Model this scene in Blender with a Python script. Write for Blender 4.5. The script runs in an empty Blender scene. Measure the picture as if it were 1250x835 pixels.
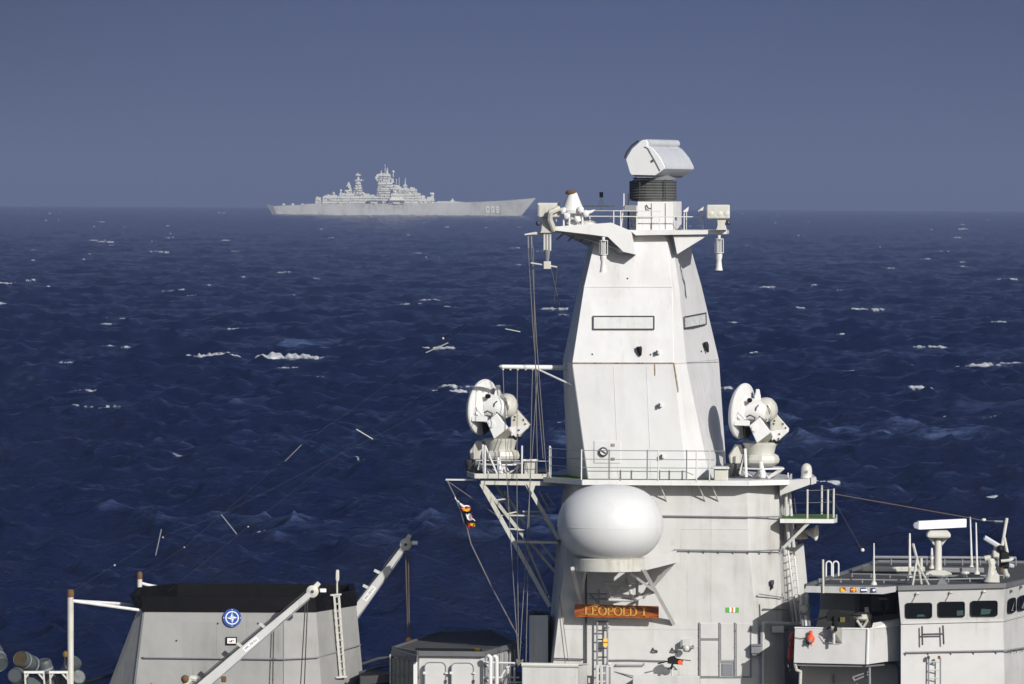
import bpy, bmesh, math, random
import numpy as np
from mathutils import Vector, Matrix
random.seed(7)
C = bpy.context.scene.collection
sc = bpy.context.scene
PI = math.pi

# ------------------------------------------------------------------ camera, sky, sun, exposure
HC = 21.0            # eye height above the sea
FPX = 8000.0         # focal length in pixels of a 1250 px wide frame
PITCH = math.radians(1.30)
ROLL = math.radians(0.30)
cam = bpy.data.cameras.new('camera')
cam.sensor_width = 36.0
cam.lens = FPX / 1250.0 * 36.0
cam.clip_start = 1.0
cam.clip_end = 80000.0
cam.dof.use_dof = True
cam.dof.focus_distance = 202.0
cam.dof.aperture_fstop = 9.0
cob = bpy.data.objects.new('camera', cam)
C.objects.link(cob)
fw = Vector((0, math.cos(PITCH), -math.sin(PITCH)))
up0 = Vector((0, math.sin(PITCH), math.cos(PITCH)))
r0 = Vector((1, 0, 0))
RT = math.cos(ROLL) * r0 + math.sin(ROLL) * up0
UP = -math.sin(ROLL) * r0 + math.cos(ROLL) * up0
m = Matrix((RT, UP, -fw)).transposed().to_4x4()
m.translation = Vector((0, 0, HC))
cob.matrix_world = m
sc.camera = cob

SUN_AZ, SUN_EL = math.radians(33), math.radians(25)      # to the right of the line back to the camera
SKY_LOW = (0.088, 0.116, 0.220, 1)
SKY_MID = (0.040, 0.062, 0.148, 1)
SKY_HIGH = (0.011, 0.026, 0.100, 1)
w = bpy.data.worlds.new('World')
sc.world = w
w.use_nodes = True
nt = w.node_tree
nt.nodes.clear()
def N(t, **k):
    n = nt.nodes.new(t)
    for a, b in k.items():
        setattr(n, a, b)
    return n
out = N('ShaderNodeOutputWorld')
bgS = N('ShaderNodeBackground')
bgC = N('ShaderNodeBackground')
sky = N('ShaderNodeTexSky', sky_type='NISHITA', sun_disc=False, sun_elevation=SUN_EL, sun_rotation=PI - SUN_AZ)
nt.links.new(sky.outputs[0], bgS.inputs[0])
bgS.inputs[1].default_value = 0.08
tc = N('ShaderNodeTexCoord')
sep = N('ShaderNodeSeparateXYZ')
nt.links.new(tc.outputs['Generated'], sep.inputs[0])
ramp = N('ShaderNodeValToRGB')
e = ramp.color_ramp.elements
e[0].position = 0.0; e[0].color = SKY_LOW
e[1].position = 0.42; e[1].color = SKY_HIGH
k = ramp.color_ramp.elements.new(0.045); k.color = SKY_MID
nt.links.new(sep.outputs['Z'], ramp.inputs[0])
noi = N('ShaderNodeTexNoise')
noi.inputs['Scale'].default_value = 5.0
noi.inputs['Detail'].default_value = 3.0
nt.links.new(tc.outputs['Generated'], noi.inputs['Vector'])
mr = N('ShaderNodeMapRange')
mr.inputs[1].default_value = 0.3; mr.inputs[2].default_value = 0.7
mr.inputs[3].default_value = 0.88; mr.inputs[4].default_value = 1.10
nt.links.new(noi.outputs[0], mr.inputs[0])
nt.links.new(ramp.outputs[0], bgC.inputs[0])
sx = N('ShaderNodeMath', operation='MULTIPLY'); sx.inputs[1].default_value = 9.0
sa = N('ShaderNodeMath', operation='ADD'); sa.inputs[1].default_value = -0.015
nt.links.new(sep.outputs['X'], sa.inputs[0]); nt.links.new(sa.outputs[0], sx.inputs[0])
s2_ = N('ShaderNodeMath', operation='POWER'); s2_.inputs[1].default_value = 2.0
sab = N('ShaderNodeMath', operation='ABSOLUTE'); nt.links.new(sx.outputs[0], sab.inputs[0]); nt.links.new(sab.outputs[0], s2_.inputs[0])
sm_ = N('ShaderNodeMapRange', interpolation_type='SMOOTHSTEP'); sm_.inputs[1].default_value = 0.0; sm_.inputs[2].default_value = 1.1
sm_.inputs[3].default_value = 1.04; sm_.inputs[4].default_value = 0.72; nt.links.new(s2_.outputs[0], sm_.inputs[0])  # lens vignette painted into the cloud: strength falls off to both sides
smu = N('ShaderNodeMath', operation='MULTIPLY'); nt.links.new(mr.outputs[0], smu.inputs[0]); nt.links.new(sm_.outputs[0], smu.inputs[1])
nt.links.new(smu.outputs[0], bgC.inputs[1])
# the squall cloud fills the far side (+Y) up to about 40 degrees
my = N('ShaderNodeMapRange', interpolation_type='SMOOTHSTEP')
my.inputs[1].default_value = -0.25; my.inputs[2].default_value = 0.35
nt.links.new(sep.outputs['Y'], my.inputs[0])
mz = N('ShaderNodeMapRange', interpolation_type='SMOOTHSTEP')
mz.inputs[1].default_value = 0.85; mz.inputs[2].default_value = 0.55
nt.links.new(sep.outputs['Z'], mz.inputs[0])
mul = N('ShaderNodeMath', operation='MULTIPLY')
nt.links.new(my.outputs[0], mul.inputs[0]); nt.links.new(mz.outputs[0], mul.inputs[1])
mixs = N('ShaderNodeMixShader')
nt.links.new(mul.outputs[0], mixs.inputs[0])
nt.links.new(bgS.outputs[0], mixs.inputs[1]); nt.links.new(bgC.outputs[0], mixs.inputs[2])
nt.links.new(mixs.outputs[0], out.inputs[0])

sl = bpy.data.lights.new('sun', 'SUN')
sl.energy = 4.75
sl.angle = math.radians(0.6)
sl.color = (1.0, 0.965, 0.91)
so = bpy.data.objects.new('sun', sl)
C.objects.link(so)
sd = Vector((math.sin(SUN_AZ) * math.cos(SUN_EL), -math.cos(SUN_AZ) * math.cos(SUN_EL), math.sin(SUN_EL)))
so.rotation_euler = sd.to_track_quat('Z', 'Y').to_euler()
so.location = (30, -60, 60)

sc.view_settings.view_transform = 'Standard'
sc.view_settings.look = 'None'
sc.view_settings.gamma = 1.0
sc.view_settings.exposure = 0.0
sc.view_settings.use_curve_mapping = False
sc.cycles.max_bounces = 5
sc.cycles.diffuse_bounces = 2
sc.cycles.glossy_bounces = 3
sc.cycles.transmission_bounces = 3
sc.cycles.volume_bounces = 0

# ------------------------------------------------------------------ placing helpers
def P(px, py, d=0.0):
    """world point seen at photo pixel (px, py), lying in the plane 200 + d metres away"""
    v = fw + RT * ((px - 625.0) / FPX) + UP * ((417.5 - py) / FPX)
    v = v * ((200.0 + d) / v.y)
    return Vector((0, 0, HC)) + v
def S(d=0.0):
    return (200.0 + d) / FPX
def on(px, py, z):
    """the same, lying on the level plane z"""
    v = fw + RT * ((px - 625.0) / FPX) + UP * ((417.5 - py) / FPX)
    return Vector((0, 0, HC)) + v * ((z - HC) / v.z)
def zx(px, d, z):
    """point above photo column px at depth d and height z"""
    p = P(px, 700, d); q = P(px, 300, d)
    t = (z - p.z) / (q.z - p.z)
    return p.lerp(q, t)
V = Vector
Y1 = Vector((0, 1, 0))

def tag(o, label=None, cat=None, group=None, kind=None):
    if label: o['label'] = label
    if cat: o['category'] = cat
    if group: o['group'] = group
    if kind: o['kind'] = kind
    return o
def thing(name, label, cat, loc, group=None):
    o = bpy.data.objects.new(name, None)
    o.empty_display_size = 0.2
    C.objects.link(o)
    o.location = loc
    return tag(o, label, cat, group)
def wloc(o):
    l = Vector((0, 0, 0))
    while o is not None:
        l = l + Vector(o.location); o = o.parent
    return l
def dup(root, loc, rz=0.0, label=None):
    def cp(o, par):
        c = o.copy(); C.objects.link(c)
        if par is not None:
            c.parent = par
        for ch in list(o.children):
            cp(ch, c)
        return c
    r = cp(root, None)
    r.location = loc; r.rotation_euler = (0, 0, rz)
    if label: r['label'] = label
    return r

class MB:
    def __init__(s): s.v = []; s.f = []; s.mi = []; s.cur = 0
    def add(s, vs, fs):
        b = len(s.v)
        s.v += [tuple(v) for v in vs]
        for f in fs:
            s.f.append(tuple(b + i for i in f)); s.mi.append(s.cur)
        return s
    def m(s, i): s.cur = i; return s
    def prism(s, pts, vec, scale=1.0):
        n = len(pts); pts = [Vector(p) for p in pts]; vec = Vector(vec)
        c = sum(pts, Vector()) / n
        top = [c + (p - c) * scale + vec for p in pts]
        return s.add(pts + top, [tuple(range(n)), tuple(range(2 * n - 1, n - 1, -1))] + [(i, i + n, (i + 1) % n + n, (i + 1) % n) for i in range(n)])
    def box(s, a, b):
        x0, x1 = sorted((a[0], b[0])); y0, y1 = sorted((a[1], b[1])); z0, z1 = sorted((a[2], b[2]))
        return s.prism([V((x0, y0, z0)), V((x1, y0, z0)), V((x1, y0, z1)), V((x0, y0, z1))], (0, y1 - y0, 0))
    def pbox(s, x0, y0, x1, y1, d, th):
        """box whose front face covers the pixel rectangle at depth d, th metres thick going away"""
        return s.prism([P(x0, y1, d), P(x1, y1, d), P(x1, y0, d), P(x0, y0, d)], (0, th, 0))
    def ppoly(s, pts, d, th):
        return s.prism([P(x, y, d) for x, y in pts], (0, th, 0))
    def ring(s, sections, close=True):
        """loft closed sections (lists of world points)"""
        n = len(sections[0]); vs = []; fs = []
        for sct in sections: vs += [tuple(p) for p in sct]
        for k in range(len(sections) - 1):
            for i in range(n):
                a = k * n + i; b = k * n + (i + 1) % n
                fs.append((a, b, b + n, a + n))
        if close:
            fs.append(tuple(range(n - 1, -1, -1)))
            fs.append(tuple(range((len(sections) - 1) * n, len(sections) * n)))
        return s.add(vs, fs)
    def tube(s, a, b, r, n=8, r2=None):
        a = Vector(a); b = Vector(b); r2 = r if r2 is None else r2
        ax = (b - a).normalized()
        u = ax.orthogonal().normalized(); w_ = ax.cross(u)
        A = [a + (u * math.cos(2 * PI * i / n) + w_ * math.sin(2 * PI * i / n)) * r for i in range(n)]
        B = [b + (u * math.cos(2 * PI * i / n) + w_ * math.sin(2 * PI * i / n)) * r2 for i in range(n)]
        return s.ring([A, B])
    def bar(s, a, b, wx, wy):
        """rectangular bar, wx wide across the view, wy deep"""
        a = Vector(a); b = Vector(b); ax = (b - a).normalized()
        u = ax.cross(Y1)
        if u.length < 1e-3: u = ax.cross(Vector((0, 0, 1)))
        u.normalize(); w_ = ax.cross(u).normalized()
        q = [(-1, -1), (1, -1), (1, 1), (-1, 1)]
        return s.ring([[p + u * (i * wx / 2) + w_ * (j * wy / 2) for i, j in q] for p in (a, b)])
    def pipe(s, pts, r, n=8):
        pts = [Vector(p) for p in pts]
        for a, b in zip(pts[:-1], pts[1:]): s.tube(a, b, r, n)
        for p in pts[1:-1]: s.ball(p, r, r, r, 6, 4)
        return s
    def lathe(s, prof, o, ax=(0, 0, 1), n=24, sx=1.0):
        """prof = [(radius, along axis)]"""
        o = Vector(o); ax = Vector(ax).normalized()
        u = ax.orthogonal().normalized()
        if abs(ax.z) > 0.99: u = Vector((1, 0, 0))
        w_ = ax.cross(u)
        secs = []
        for r, t in prof:
            r = max(r, 1e-4)
            secs.append([o + ax * t + (u * math.cos(2 * PI * i / n) * sx + w_ * math.sin(2 * PI * i / n)) * r for i in range(n)])
        return s.ring(secs)
    def ball(s, c, rx, ry=None, rz=None, n=16, k=10):
        ry = rx if ry is None else ry; rz = rx if rz is None else rz
        c = Vector(c); secs = []
        for j in range(k + 1):
            t = PI * (0.02 + 0.96 * j / k)
            secs.append([c + Vector((rx * math.sin(t) * math.cos(2 * PI * i / n), ry * math.sin(t) * math.sin(2 * PI * i / n), -rz * math.cos(t))) for i in range(n)])
        return s.ring(secs)
    def build(s, name, mats, parent=None, bevel=0.0, smooth=True, loc=None, seg=2, ang=35):
        if not isinstance(mats, (list, tuple)): mats = [mats]
        me = bpy.data.meshes.new(name)
        off = wloc(parent) if parent is not None else Vector((0, 0, 0))
        if parent is None:
            if loc is None:
                xs = [v[0] for v in s.v]; ys = [v[1] for v in s.v]; zs = [v[2] for v in s.v]
                loc = Vector(((min(xs) + max(xs)) / 2, (min(ys) + max(ys)) / 2, min(zs)))
            off = Vector(loc)
        me.from_pydata([(v[0] - off.x, v[1] - off.y, v[2] - off.z) for v in s.v], [], s.f)
        for mt in mats: me.materials.append(mt)
        if len(mats) > 1: me.polygons.foreach_set('material_index', s.mi)
        bm = bmesh.new(); bm.from_mesh(me)
        bmesh.ops.recalc_face_normals(bm, faces=bm.faces)
        bm.to_mesh(me); bm.free()
        if smooth:
            me.polygons.foreach_set('use_smooth', [True] * len(me.polygons))
            me.set_sharp_from_angle(angle=math.radians(ang))
        o = bpy.data.objects.new(name, me)
        C.objects.link(o)
        if parent is not None: o.parent = parent
        else: o.location = off
        if bevel:
            b = o.modifiers.new('bevel', 'BEVEL'); b.width = bevel; b.segments = seg; b.limit_method = 'ANGLE'
            b.angle_limit = math.radians(40); b.harden_normals = True
        return o

# ------------------------------------------------------------------ materials
def mat(name, col, rough=0.5, metal=0.0, spec=0.5):
    mt = bpy.data.materials.new(name); mt.use_nodes = True
    b = mt.node_tree.nodes['Principled BSDF']
    b.inputs['Base Color'].default_value = (*col, 1); b.inputs['Roughness'].default_value = rough
    b.inputs['Metallic'].default_value = metal
    b.inputs['Specular IOR Level'].default_value = spec
    return mt
def paint(name, col, rough=0.45, dirt=0.12, rust=0.3, wave=0.25, streak=0.5, scale=1.0, panels=0.0, rustcol=(0.20, 0.075, 0.02), dirtcol=None, fine=0.5):
    """weathered ship paint: blotches, vertical run-off streaks, small rust blooms, plate waviness"""
    mt = bpy.data.materials.new(name); mt.use_nodes = True
    t = mt.node_tree; b = t.nodes['Principled BSDF']
    def n(ty, **k):
        q = t.nodes.new(ty)
        for a, c in k.items(): setattr(q, a, c)
        return q
    def L(a, c): t.links.new(a, c)
    g = n('ShaderNodeNewGeometry')
    def noise(sv, sc_, det=4, ro=0.55):
        mp = n('ShaderNodeMapping'); mp.inputs['Scale'].default_value = sv
        L(g.outputs['Position'], mp.inputs[0])
        q = n('ShaderNodeTexNoise'); q.inputs['Scale'].default_value = sc_ * scale; q.inputs['Detail'].default_value = det
        q.inputs['Roughness'].default_value = ro
        L(mp.outputs[0], q.inputs['Vector']); return q.outputs[0]
    def rng(x, a, c, d_, e_):
        q = n('ShaderNodeMapRange', interpolation_type='SMOOTHSTEP')
        for i, vv in enumerate((a, c, d_, e_)): q.inputs[i + 1].default_value = vv
        L(x, q.inputs[0]); return q.outputs[0]
    def mul(x, y):
        q = n('ShaderNodeMath', operation='MULTIPLY'); L(x, q.inputs[0]); L(y, q.inputs[1]); return q.outputs[0]
    dc = dirtcol or (col[0] * 0.62, col[1] * 0.60, col[2] * 0.55)
    big = noise((1, 1, 1), 0.55, 5)
    st = noise((1, 1, 0.10), 3.2, 4)
    sm = noise((1, 1, 1), 6.0, 6, 0.7)
    f1 = mul(rng(big, 0.38, 0.72, 0, 1), rng(st, 0.35, 0.75, 0.15, 1))
    mx = n('ShaderNodeMix', data_type='RGBA'); mx.inputs[6].default_value = (*col, 1); mx.inputs[7].default_value = (*dc, 1)
    k1 = n('ShaderNodeMath', operation='MULTIPLY'); k1.inputs[1].default_value = dirt * 4; L(f1, k1.inputs[0])
    k1.use_clamp = True
    L(k1.outputs[0], mx.inputs[0])
    # thin darker streaks
    st2 = noise((1, 1, 0.045), 9.0, 2)
    f2 = mul(rng(st2, 0.60, 0.75, 0, streak), rng(big, 0.42, 0.6, 0, 1))
    mx2 = n('ShaderNodeMix', data_type='RGBA'); L(mx.outputs[2], mx2.inputs[6]); mx2.inputs[7].default_value = (*dc, 1)
    L(f2, mx2.inputs[0])
    # repainted panel squares
    last = mx2.outputs[2]
    if panels:
        br = n('ShaderNodeTexBrick'); br.offset = 0.37
        mp = n('ShaderNodeMapping'); mp.inputs['Rotation'].default_value = (PI / 2, 0, 0)
        L(g.outputs['Position'], mp.inputs[0]); L(mp.outputs[0], br.inputs['Vector'])
        br.inputs['Color1'].default_value = (1, 1, 1, 1); br.inputs['Color2'].default_value = (1 - panels,) * 3 + (1,)
        br.inputs['Mortar'].default_value = (1 - panels * 1.5,) * 3 + (1,)
        br.inputs['Scale'].default_value = 1.0; br.inputs['Mortar Size'].default_value = 0.004
        br.inputs['Brick Width'].default_value = 1.9; br.inputs['Row Height'].default_value = 1.27
        mm = n('ShaderNodeMix', data_type='RGBA', blend_type='MULTIPLY'); mm.inputs[0].default_value = 1
        L(last, mm.inputs[6]); L(br.outputs[0], mm.inputs[7]); last = mm.outputs[2]
    # rust
    r1 = mul(rng(noise((1, 1, 0.35), 2.3, 7, 0.72), 0.69 - 0.06 * rust, 0.76, 0, 1), rng(noise((1, 1, 0.2), 14, 3), 0.45, 0.62, 0.1, 1))
    kr = n('ShaderNodeMath', operation='MULTIPLY'); kr.inputs[1].default_value = min(1, rust * 1.5); L(r1, kr.inputs[0])
    mx3 = n('ShaderNodeMix', data_type='RGBA'); L(last, mx3.inputs[6]); mx3.inputs[7].default_value = (*rustcol, 1)
    L(kr.outputs[0], mx3.inputs[0])
    L(mx3.outputs[2], b.inputs['Base Color'])
    L(rng(sm, 0.3, 0.7, rough - 0.08, rough + 0.15), b.inputs['Roughness'])
    if wave:
        wv = noise((1, 1, 0.8), 1.3, 2, 0.4)
        ad = n('ShaderNodeMath', operation='MULTIPLY_ADD'); L(sm, ad.inputs[0]); ad.inputs[1].default_value = 0.04 * fine; L(wv, ad.inputs[2])
        bp = n('ShaderNodeBump'); bp.inputs['Strength'].default_value = wave; bp.inputs['Distance'].default_value = 0.12
        L(ad.outputs[0], bp.inputs['Height']); L(bp.outputs[0], b.inputs['Normal'])
    return mt

M = {}
M['tower'] = paint('tower_paint', (0.63, 0.63, 0.635), 0.42, dirt=0.09, rust=0.5, panels=0.03, wave=0.3, streak=0.3)
M['grey'] = paint('deckhouse_paint', (0.545, 0.543, 0.535), 0.45, dirt=0.17, rust=0.6, panels=0.05, wave=0.4)
M['bridge'] = paint('bridge_paint', (0.50, 0.50, 0.498), 0.45, dirt=0.13, rust=0.35, panels=0.03, wave=0.35)
M['funnel'] = paint('funnel_paint', (0.325, 0.325, 0.32), 0.5, dirt=0.2, rust=0.3, panels=0.07, wave=0.4, streak=0.8)
M['white'] = paint('white_paint', (0.68, 0.68, 0.675), 0.4, dirt=0.10, rust=0.25, wave=0.05)
M['cream'] = paint('aged_white_paint', (0.55, 0.545, 0.50), 0.4, dirt=0.2, rust=0.5, wave=0.08, scale=2.5, dirtcol=(0.30, 0.27, 0.20))
M['radome'] = paint('radome_shell', (0.63, 0.635, 0.64), 0.35, dirt=0.09, rust=0.15, wave=0.06, streak=0.35, dirtcol=(0.45, 0.45, 0.43))
M['louver'] = paint('louver_paint', (0.27, 0.265, 0.21), 0.6, dirt=0.2, rust=0.2, wave=0.1)
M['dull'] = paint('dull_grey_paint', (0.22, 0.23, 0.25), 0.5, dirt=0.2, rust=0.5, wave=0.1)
M['canister'] = paint('canister_shell', (0.062, 0.074, 0.08), 0.5, dirt=0.25, rust=0.1, wave=0.05, scale=2)
M['black'] = paint('funnel_black', (0.004, 0.004, 0.0045), 0.6, dirt=0.2, rust=0.0, dirtcol=(0.008, 0.008, 0.008))
M['roof'] = paint('roof_coating', (0.058, 0.058, 0.062), 0.85, dirt=0.2, rust=0.3, wave=0.3, dirtcol=(0.065, 0.063, 0.062), scale=1.6)
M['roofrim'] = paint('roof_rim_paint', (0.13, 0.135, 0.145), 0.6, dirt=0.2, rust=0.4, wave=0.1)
M['green'] = paint('green_deck', (0.045, 0.13, 0.03), 0.8, dirt=0.25, rust=0.9, wave=0.2, scale=3, dirtcol=(0.16, 0.15, 0.05), rustcol=(0.25, 0.16, 0.03))
M['dark'] = paint('dark_fittings', (0.05, 0.05, 0.055), 0.5, dirt=0.2, rust=0.4, wave=0.1, scale=3)
M['blackm'] = mat('black_metal', (0.006, 0.006, 0.007), 0.6, 0, 0.25)
M['rope'] = mat('weathered_rope', (0.17, 0.165, 0.15), 0.9)
M['wire'] = mat('antenna_wire', (0.05, 0.048, 0.045), 0.6)
M['brownwire'] = mat('greased_wire', (0.10, 0.075, 0.05), 0.7)
M['rust'] = paint('rusty_cap', (0.13, 0.072, 0.028), 0.8, dirt=0.3, rust=0.9, scale=4, dirtcol=(0.10, 0.05, 0.02))
M['orange'] = mat('orange_float', (0.75, 0.09, 0.02), 0.5)
M['orangeball'] = mat('orange_hook_ball', (0.80, 0.28, 0.02), 0.5)
M['red'] = mat('red_paint', (0.45, 0.03, 0.015), 0.5)
M['yellow'] = mat('yellow_paint', (0.75, 0.55, 0.04), 0.5)
M['flagyellow'] = mat('flag_yellow', (0.80, 0.42, 0.02), 0.6)
M['blue'] = mat('emblem_blue', (0.022, 0.075, 0.33), 0.5)
M['navy'] = mat('flag_navy', (0.015, 0.03, 0.16), 0.6)
M['signwhite'] = mat('sign_white', (0.80, 0.80, 0.80), 0.5)
M['ribgreen'] = mat('ribbon_green', (0.10, 0.36, 0.06), 0.6)
M['riborange'] = mat('ribbon_orange', (0.62, 0.17, 0.02), 0.6)
M['gold'] = mat('gold_leaf', (0.85, 0.50, 0.12), 0.3, 0.6)
M['brass'] = mat('brass_lamp', (0.55, 0.32, 0.07), 0.3, 0.8)
M['pane'] = paint('pale_array_window', (0.60, 0.615, 0.61), 0.3, dirt=0.1, rust=0, wave=0.05)
M['drum'] = paint('antenna_cover', (0.52, 0.545, 0.585), 0.35, dirt=0.12, rust=0.0, wave=0.1, scale=2)
M['canvas'] = paint('ribbed_grey_cover', (0.085, 0.088, 0.085), 0.7, dirt=0.3, rust=0.1, wave=0.3, scale=2, dirtcol=(0.14, 0.14, 0.135))
gl = mat('bridge_glass', (0.008, 0.010, 0.012), 0.06); M['glass'] = gl
M['pane_reflection'] = mat('green_reflection_paint', (0.035, 0.075, 0.065), 0.5)
# varnished board
wd = bpy.data.materials.new('varnished_board'); wd.use_nodes = True
t = wd.node_tree; b = t.nodes['Principled BSDF']
g = t.nodes.new('ShaderNodeNewGeometry'); mp = t.nodes.new('ShaderNodeMapping'); mp.inputs['Scale'].default_value = (1.6, 1, 12)
n1 = t.nodes.new('ShaderNodeTexNoise'); n1.inputs['Scale'].default_value = 2.5; n1.inputs['Detail'].default_value = 6
cr = t.nodes.new('ShaderNodeValToRGB')
cr.color_ramp.elements[0].position = 0.3; cr.color_ramp.elements[0].color = (0.12, 0.028, 0.006, 1)
cr.color_ramp.elements[1].position = 0.7; cr.color_ramp.elements[1].color = (0.42, 0.115, 0.022, 1)
t.links.new(g.outputs['Position'], mp.inputs[0]); t.links.new(mp.outputs[0], n1.inputs['Vector']); t.links.new(n1.outputs[0], cr.inputs[0])
t.links.new(cr.outputs[0], b.inputs['Base Color']); b.inputs['Roughness'].default_value = 0.3
M['board'] = wd

M['black'].node_tree.nodes['Principled BSDF'].inputs['Specular IOR Level'].default_value = 0.12
# ------------------------------------------------------------------ sea
RE = 7.4e6           # earth radius with refraction
def build_sea():
    rng = np.random.default_rng(3)
    # rings: even on the picture, then a coarse cap below and around
    hmin = 8000 * math.sqrt(2 * HC / RE)
    dy = np.concatenate([hmin + np.array([0.0, 0.02, 0.06, 0.12]), hmin + np.linspace(0.25, 30, 52)[:], np.linspace(hmin + 30.5, 640, 1230)])
    r = RE * (dy / FPX - np.sqrt(np.maximum((dy / FPX) ** 2 - 2 * HC / RE, 0)))
    r = np.concatenate([[60000, 40000, 26000], r, np.linspace(255, 8, 90)])
    th_f = np.radians(np.linspace(-5.5, 5.5, 1240))
    th_c1 = np.radians(np.concatenate([np.linspace(-180, -40, 15), np.linspace(-36, -15.8, 14)]))
    th = np.concatenate([th_c1, np.radians(np.linspace(-15, -5.54, 260)), th_f, np.radians(np.linspace(5.54, 15, 260)), -th_c1[::-1]])
    nr, nth = len(r), len(th)
    Rg, Tg = np.meshgrid(r, th, indexing='ij')
    X = (Rg * np.sin(Tg)).astype(np.float64); Yv = Rg * np.cos(Tg)
    Z = np.zeros_like(X); DX = np.zeros_like(X); DY = np.zeros_like(X); J = np.zeros_like(X)
    nc = 84
    cell = 0.5 * Rg ** 2 / (HC * FPX)
    lam = np.exp(np.linspace(math.log(0.95), math.log(60), nc) + rng.normal(0, 0.02, nc))
    lamp = 36.0
    for L_ in lam:
        k = 2 * PI / L_
        # waves run away from the camera towards the right, crests lie across the view
        sp = 0.5 if L_ > 15 else 1.0
        a = rng.normal(0, sp) + math.radians(18)
        kx, ky = k * math.sin(a), k * math.cos(a)
        slope = 0.050 * math.exp(-1.25 * max(0, (L_ / lamp) ** 1.5 - 1)) * (0.6 if L_ > 16 else 0.95 if L_ > 9 else 2.1)
        amp = slope / k * (0.5 + 0.5 / (1 + (cell / (0.45 * L_)) ** 2))
        ph = kx * X + ky * Yv + rng.uniform(0, 2 * PI)
        c_, s_ = np.cos(ph), np.sin(ph)
        Z += amp * c_
        DX -= 0.6 * amp * s_ * math.sin(a); DY -= 0.6 * amp * s_ * math.cos(a)
        if L_ > 2.2: J += slope * c_
    # slow groups decide where crests break
    G = np.zeros_like(X)
    for q in range(14):
        L_ = rng.uniform(40, 260); a = rng.uniform(-PI, PI)
        G += np.sin(2 * PI / L_ * (math.sin(a) * X + math.cos(a) * Yv) + rng.uniform(0, 6.28))
    G /= math.sqrt(7)
    damp = np.clip((Rg - 20) / 60, 0, 1)
    Z *= damp; DX *= damp; DY *= damp
    Fm = 0.0 * np.clip((J / J.std() - 3.0 + 0.6 * G) / 0.5, 0, 1) * np.clip(1.25 - Rg / 5000, 0.0, 1)
    Tr = np.clip((J / J.std() * 0.35 + G - 1.75) / 1.2, 0, 1)       # aerated water left behind old breakers
    # larger breakers the photo shows, each a steep crest with a white front
    brk = [(248, 433, 28, 1.9), (272, 431, 22, 1.8), (352, 432, 36, 1.9), (380, 434, 14, 1.4), (252, 491, 18, 1.6), (295, 488, 26, 1.2), (545, 470, 22, 1.5),
           (522, 474, 12, .8), (536, 421, 30, .9), (676, 375, 18, 1.2), (165, 515, 30, .9), (205, 513, 10, .8), (220, 353, 22, .9), (238, 358, 12, .7),
           (1105, 441, 12, 1.2), (1080, 447, 20, .8), (1015, 461, 14, .8), (1165, 462, 10, .9), (523, 363, 14, 1), (935, 348, 10, 1.2), (994, 346, 6, 1.3), (5, 343, 14, .9), (3, 367, 12, 1),
           (60, 346, 5, 1), (1225, 502, 30, .6), (1055, 558, 12, 1.1), (1200, 590, 20, .8), (265, 598, 24, .8), (385, 602, 20, .7), (500, 286, 6, 1), (1178, 279, 10, .9), (124, 270, 8, .9),
           (130, 294, 12, .8), (118, 292, 10, .8), (275, 292, 6, 1.2), (200, 306, 9, .9), (100, 315, 6, .8), (890, 390, 14, .6), (310, 641, 14, .6), (1006, 265, 7, .8), (885, 470, 14, .9), (1010, 578, 18, 1)]
    for q in range(210):        # the small ones in between, thinning out towards the camera
        py = 259 + 310 * rng.random() ** 3.0
        brk.append((rng.uniform(-60, 1310), py, -rng.uniform(1.2, 4.0) * rng.uniform(0.6, 1.8), rng.uniform(0.65, 1.1)))
    brk = [(x, y, w_ * (1.25 if w_ > 9 else 1.0), s * (1.2 if w_ > 9 else 1.0)) for x, y, w_, s in brk]
    for (px, py, wpx, s) in brk:
        c = P(px, py, 0) - Vector((0, 0, HC)); hh = 0.8; tt = (HC - hh) / -c.z
        dd = c * tt
        for _ in range(6):      # include the earth's drop
            tt = (HC - hh + (dd.x ** 2 + dd.y ** 2) / (2 * RE)) / -c.z; dd = c * tt
        R0 = dd.y; sc_m = R0 / FPX
        wx = wpx * sc_m * 0.85 if wpx > 0 else -wpx * 0.6
        hc = min(0.42, 0.07 * wx + 0.04) * min(1.0, max(0.25, (R0 - 250) / 500)); wy = max(0.9, R0 * R0 / (HC * FPX) * 0.42)
        if wy > 1500: continue
        rsel = np.where((r > R0 - 5 * wy) & (r < R0 + 7 * wy))[0]
        csel = np.where(np.abs(th - math.atan2(dd.x, dd.y)) < 2.6 * wx / R0)[0]
        if len(rsel) < 2 or len(csel) < 2: continue
        sl_ = (slice(rsel[0], rsel[-1] + 1), slice(csel[0], csel[-1] + 1))
        x_, y_ = X[sl_], Yv[sl_]
        ux = (x_ - dd.x) / wx; uy = (y_ - dd.y - 0.45 * wy * np.sin(ux * 2.3 + px)) / wy
        wid = np.exp(-(ux * 0.8) ** 4 - (uy * 0.45) ** 2)
        edge = np.exp(-(np.abs(ux) ** 2.2) - uy ** 2)
        rag = 1 + 0.30 * np.sin(ux * 5 + py) + 0.26 * np.sin(ux * 13 + px) + 0.20 * np.sin(ux * 27 + py * 3)
        kf = min(1.0, max(0.0, (R0 - 350) / 400))
        Z[sl_] = Z[sl_] * (1 - wid * 0.85 * kf) + wid * 0.35 * kf + edge * hc * s * rag
        Fm[sl_] = np.maximum(Fm[sl_], np.clip(edge * rag * 2.0 * s - 0.70, 0, 1) * (uy < 0.6))
        Tr[sl_] = np.maximum(Tr[sl_], (0.12 + 0.45 * kf) * np.exp(-(ux * 0.8) ** 4 - ((uy - 1.0) * 0.5) ** 2) * s)
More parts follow.
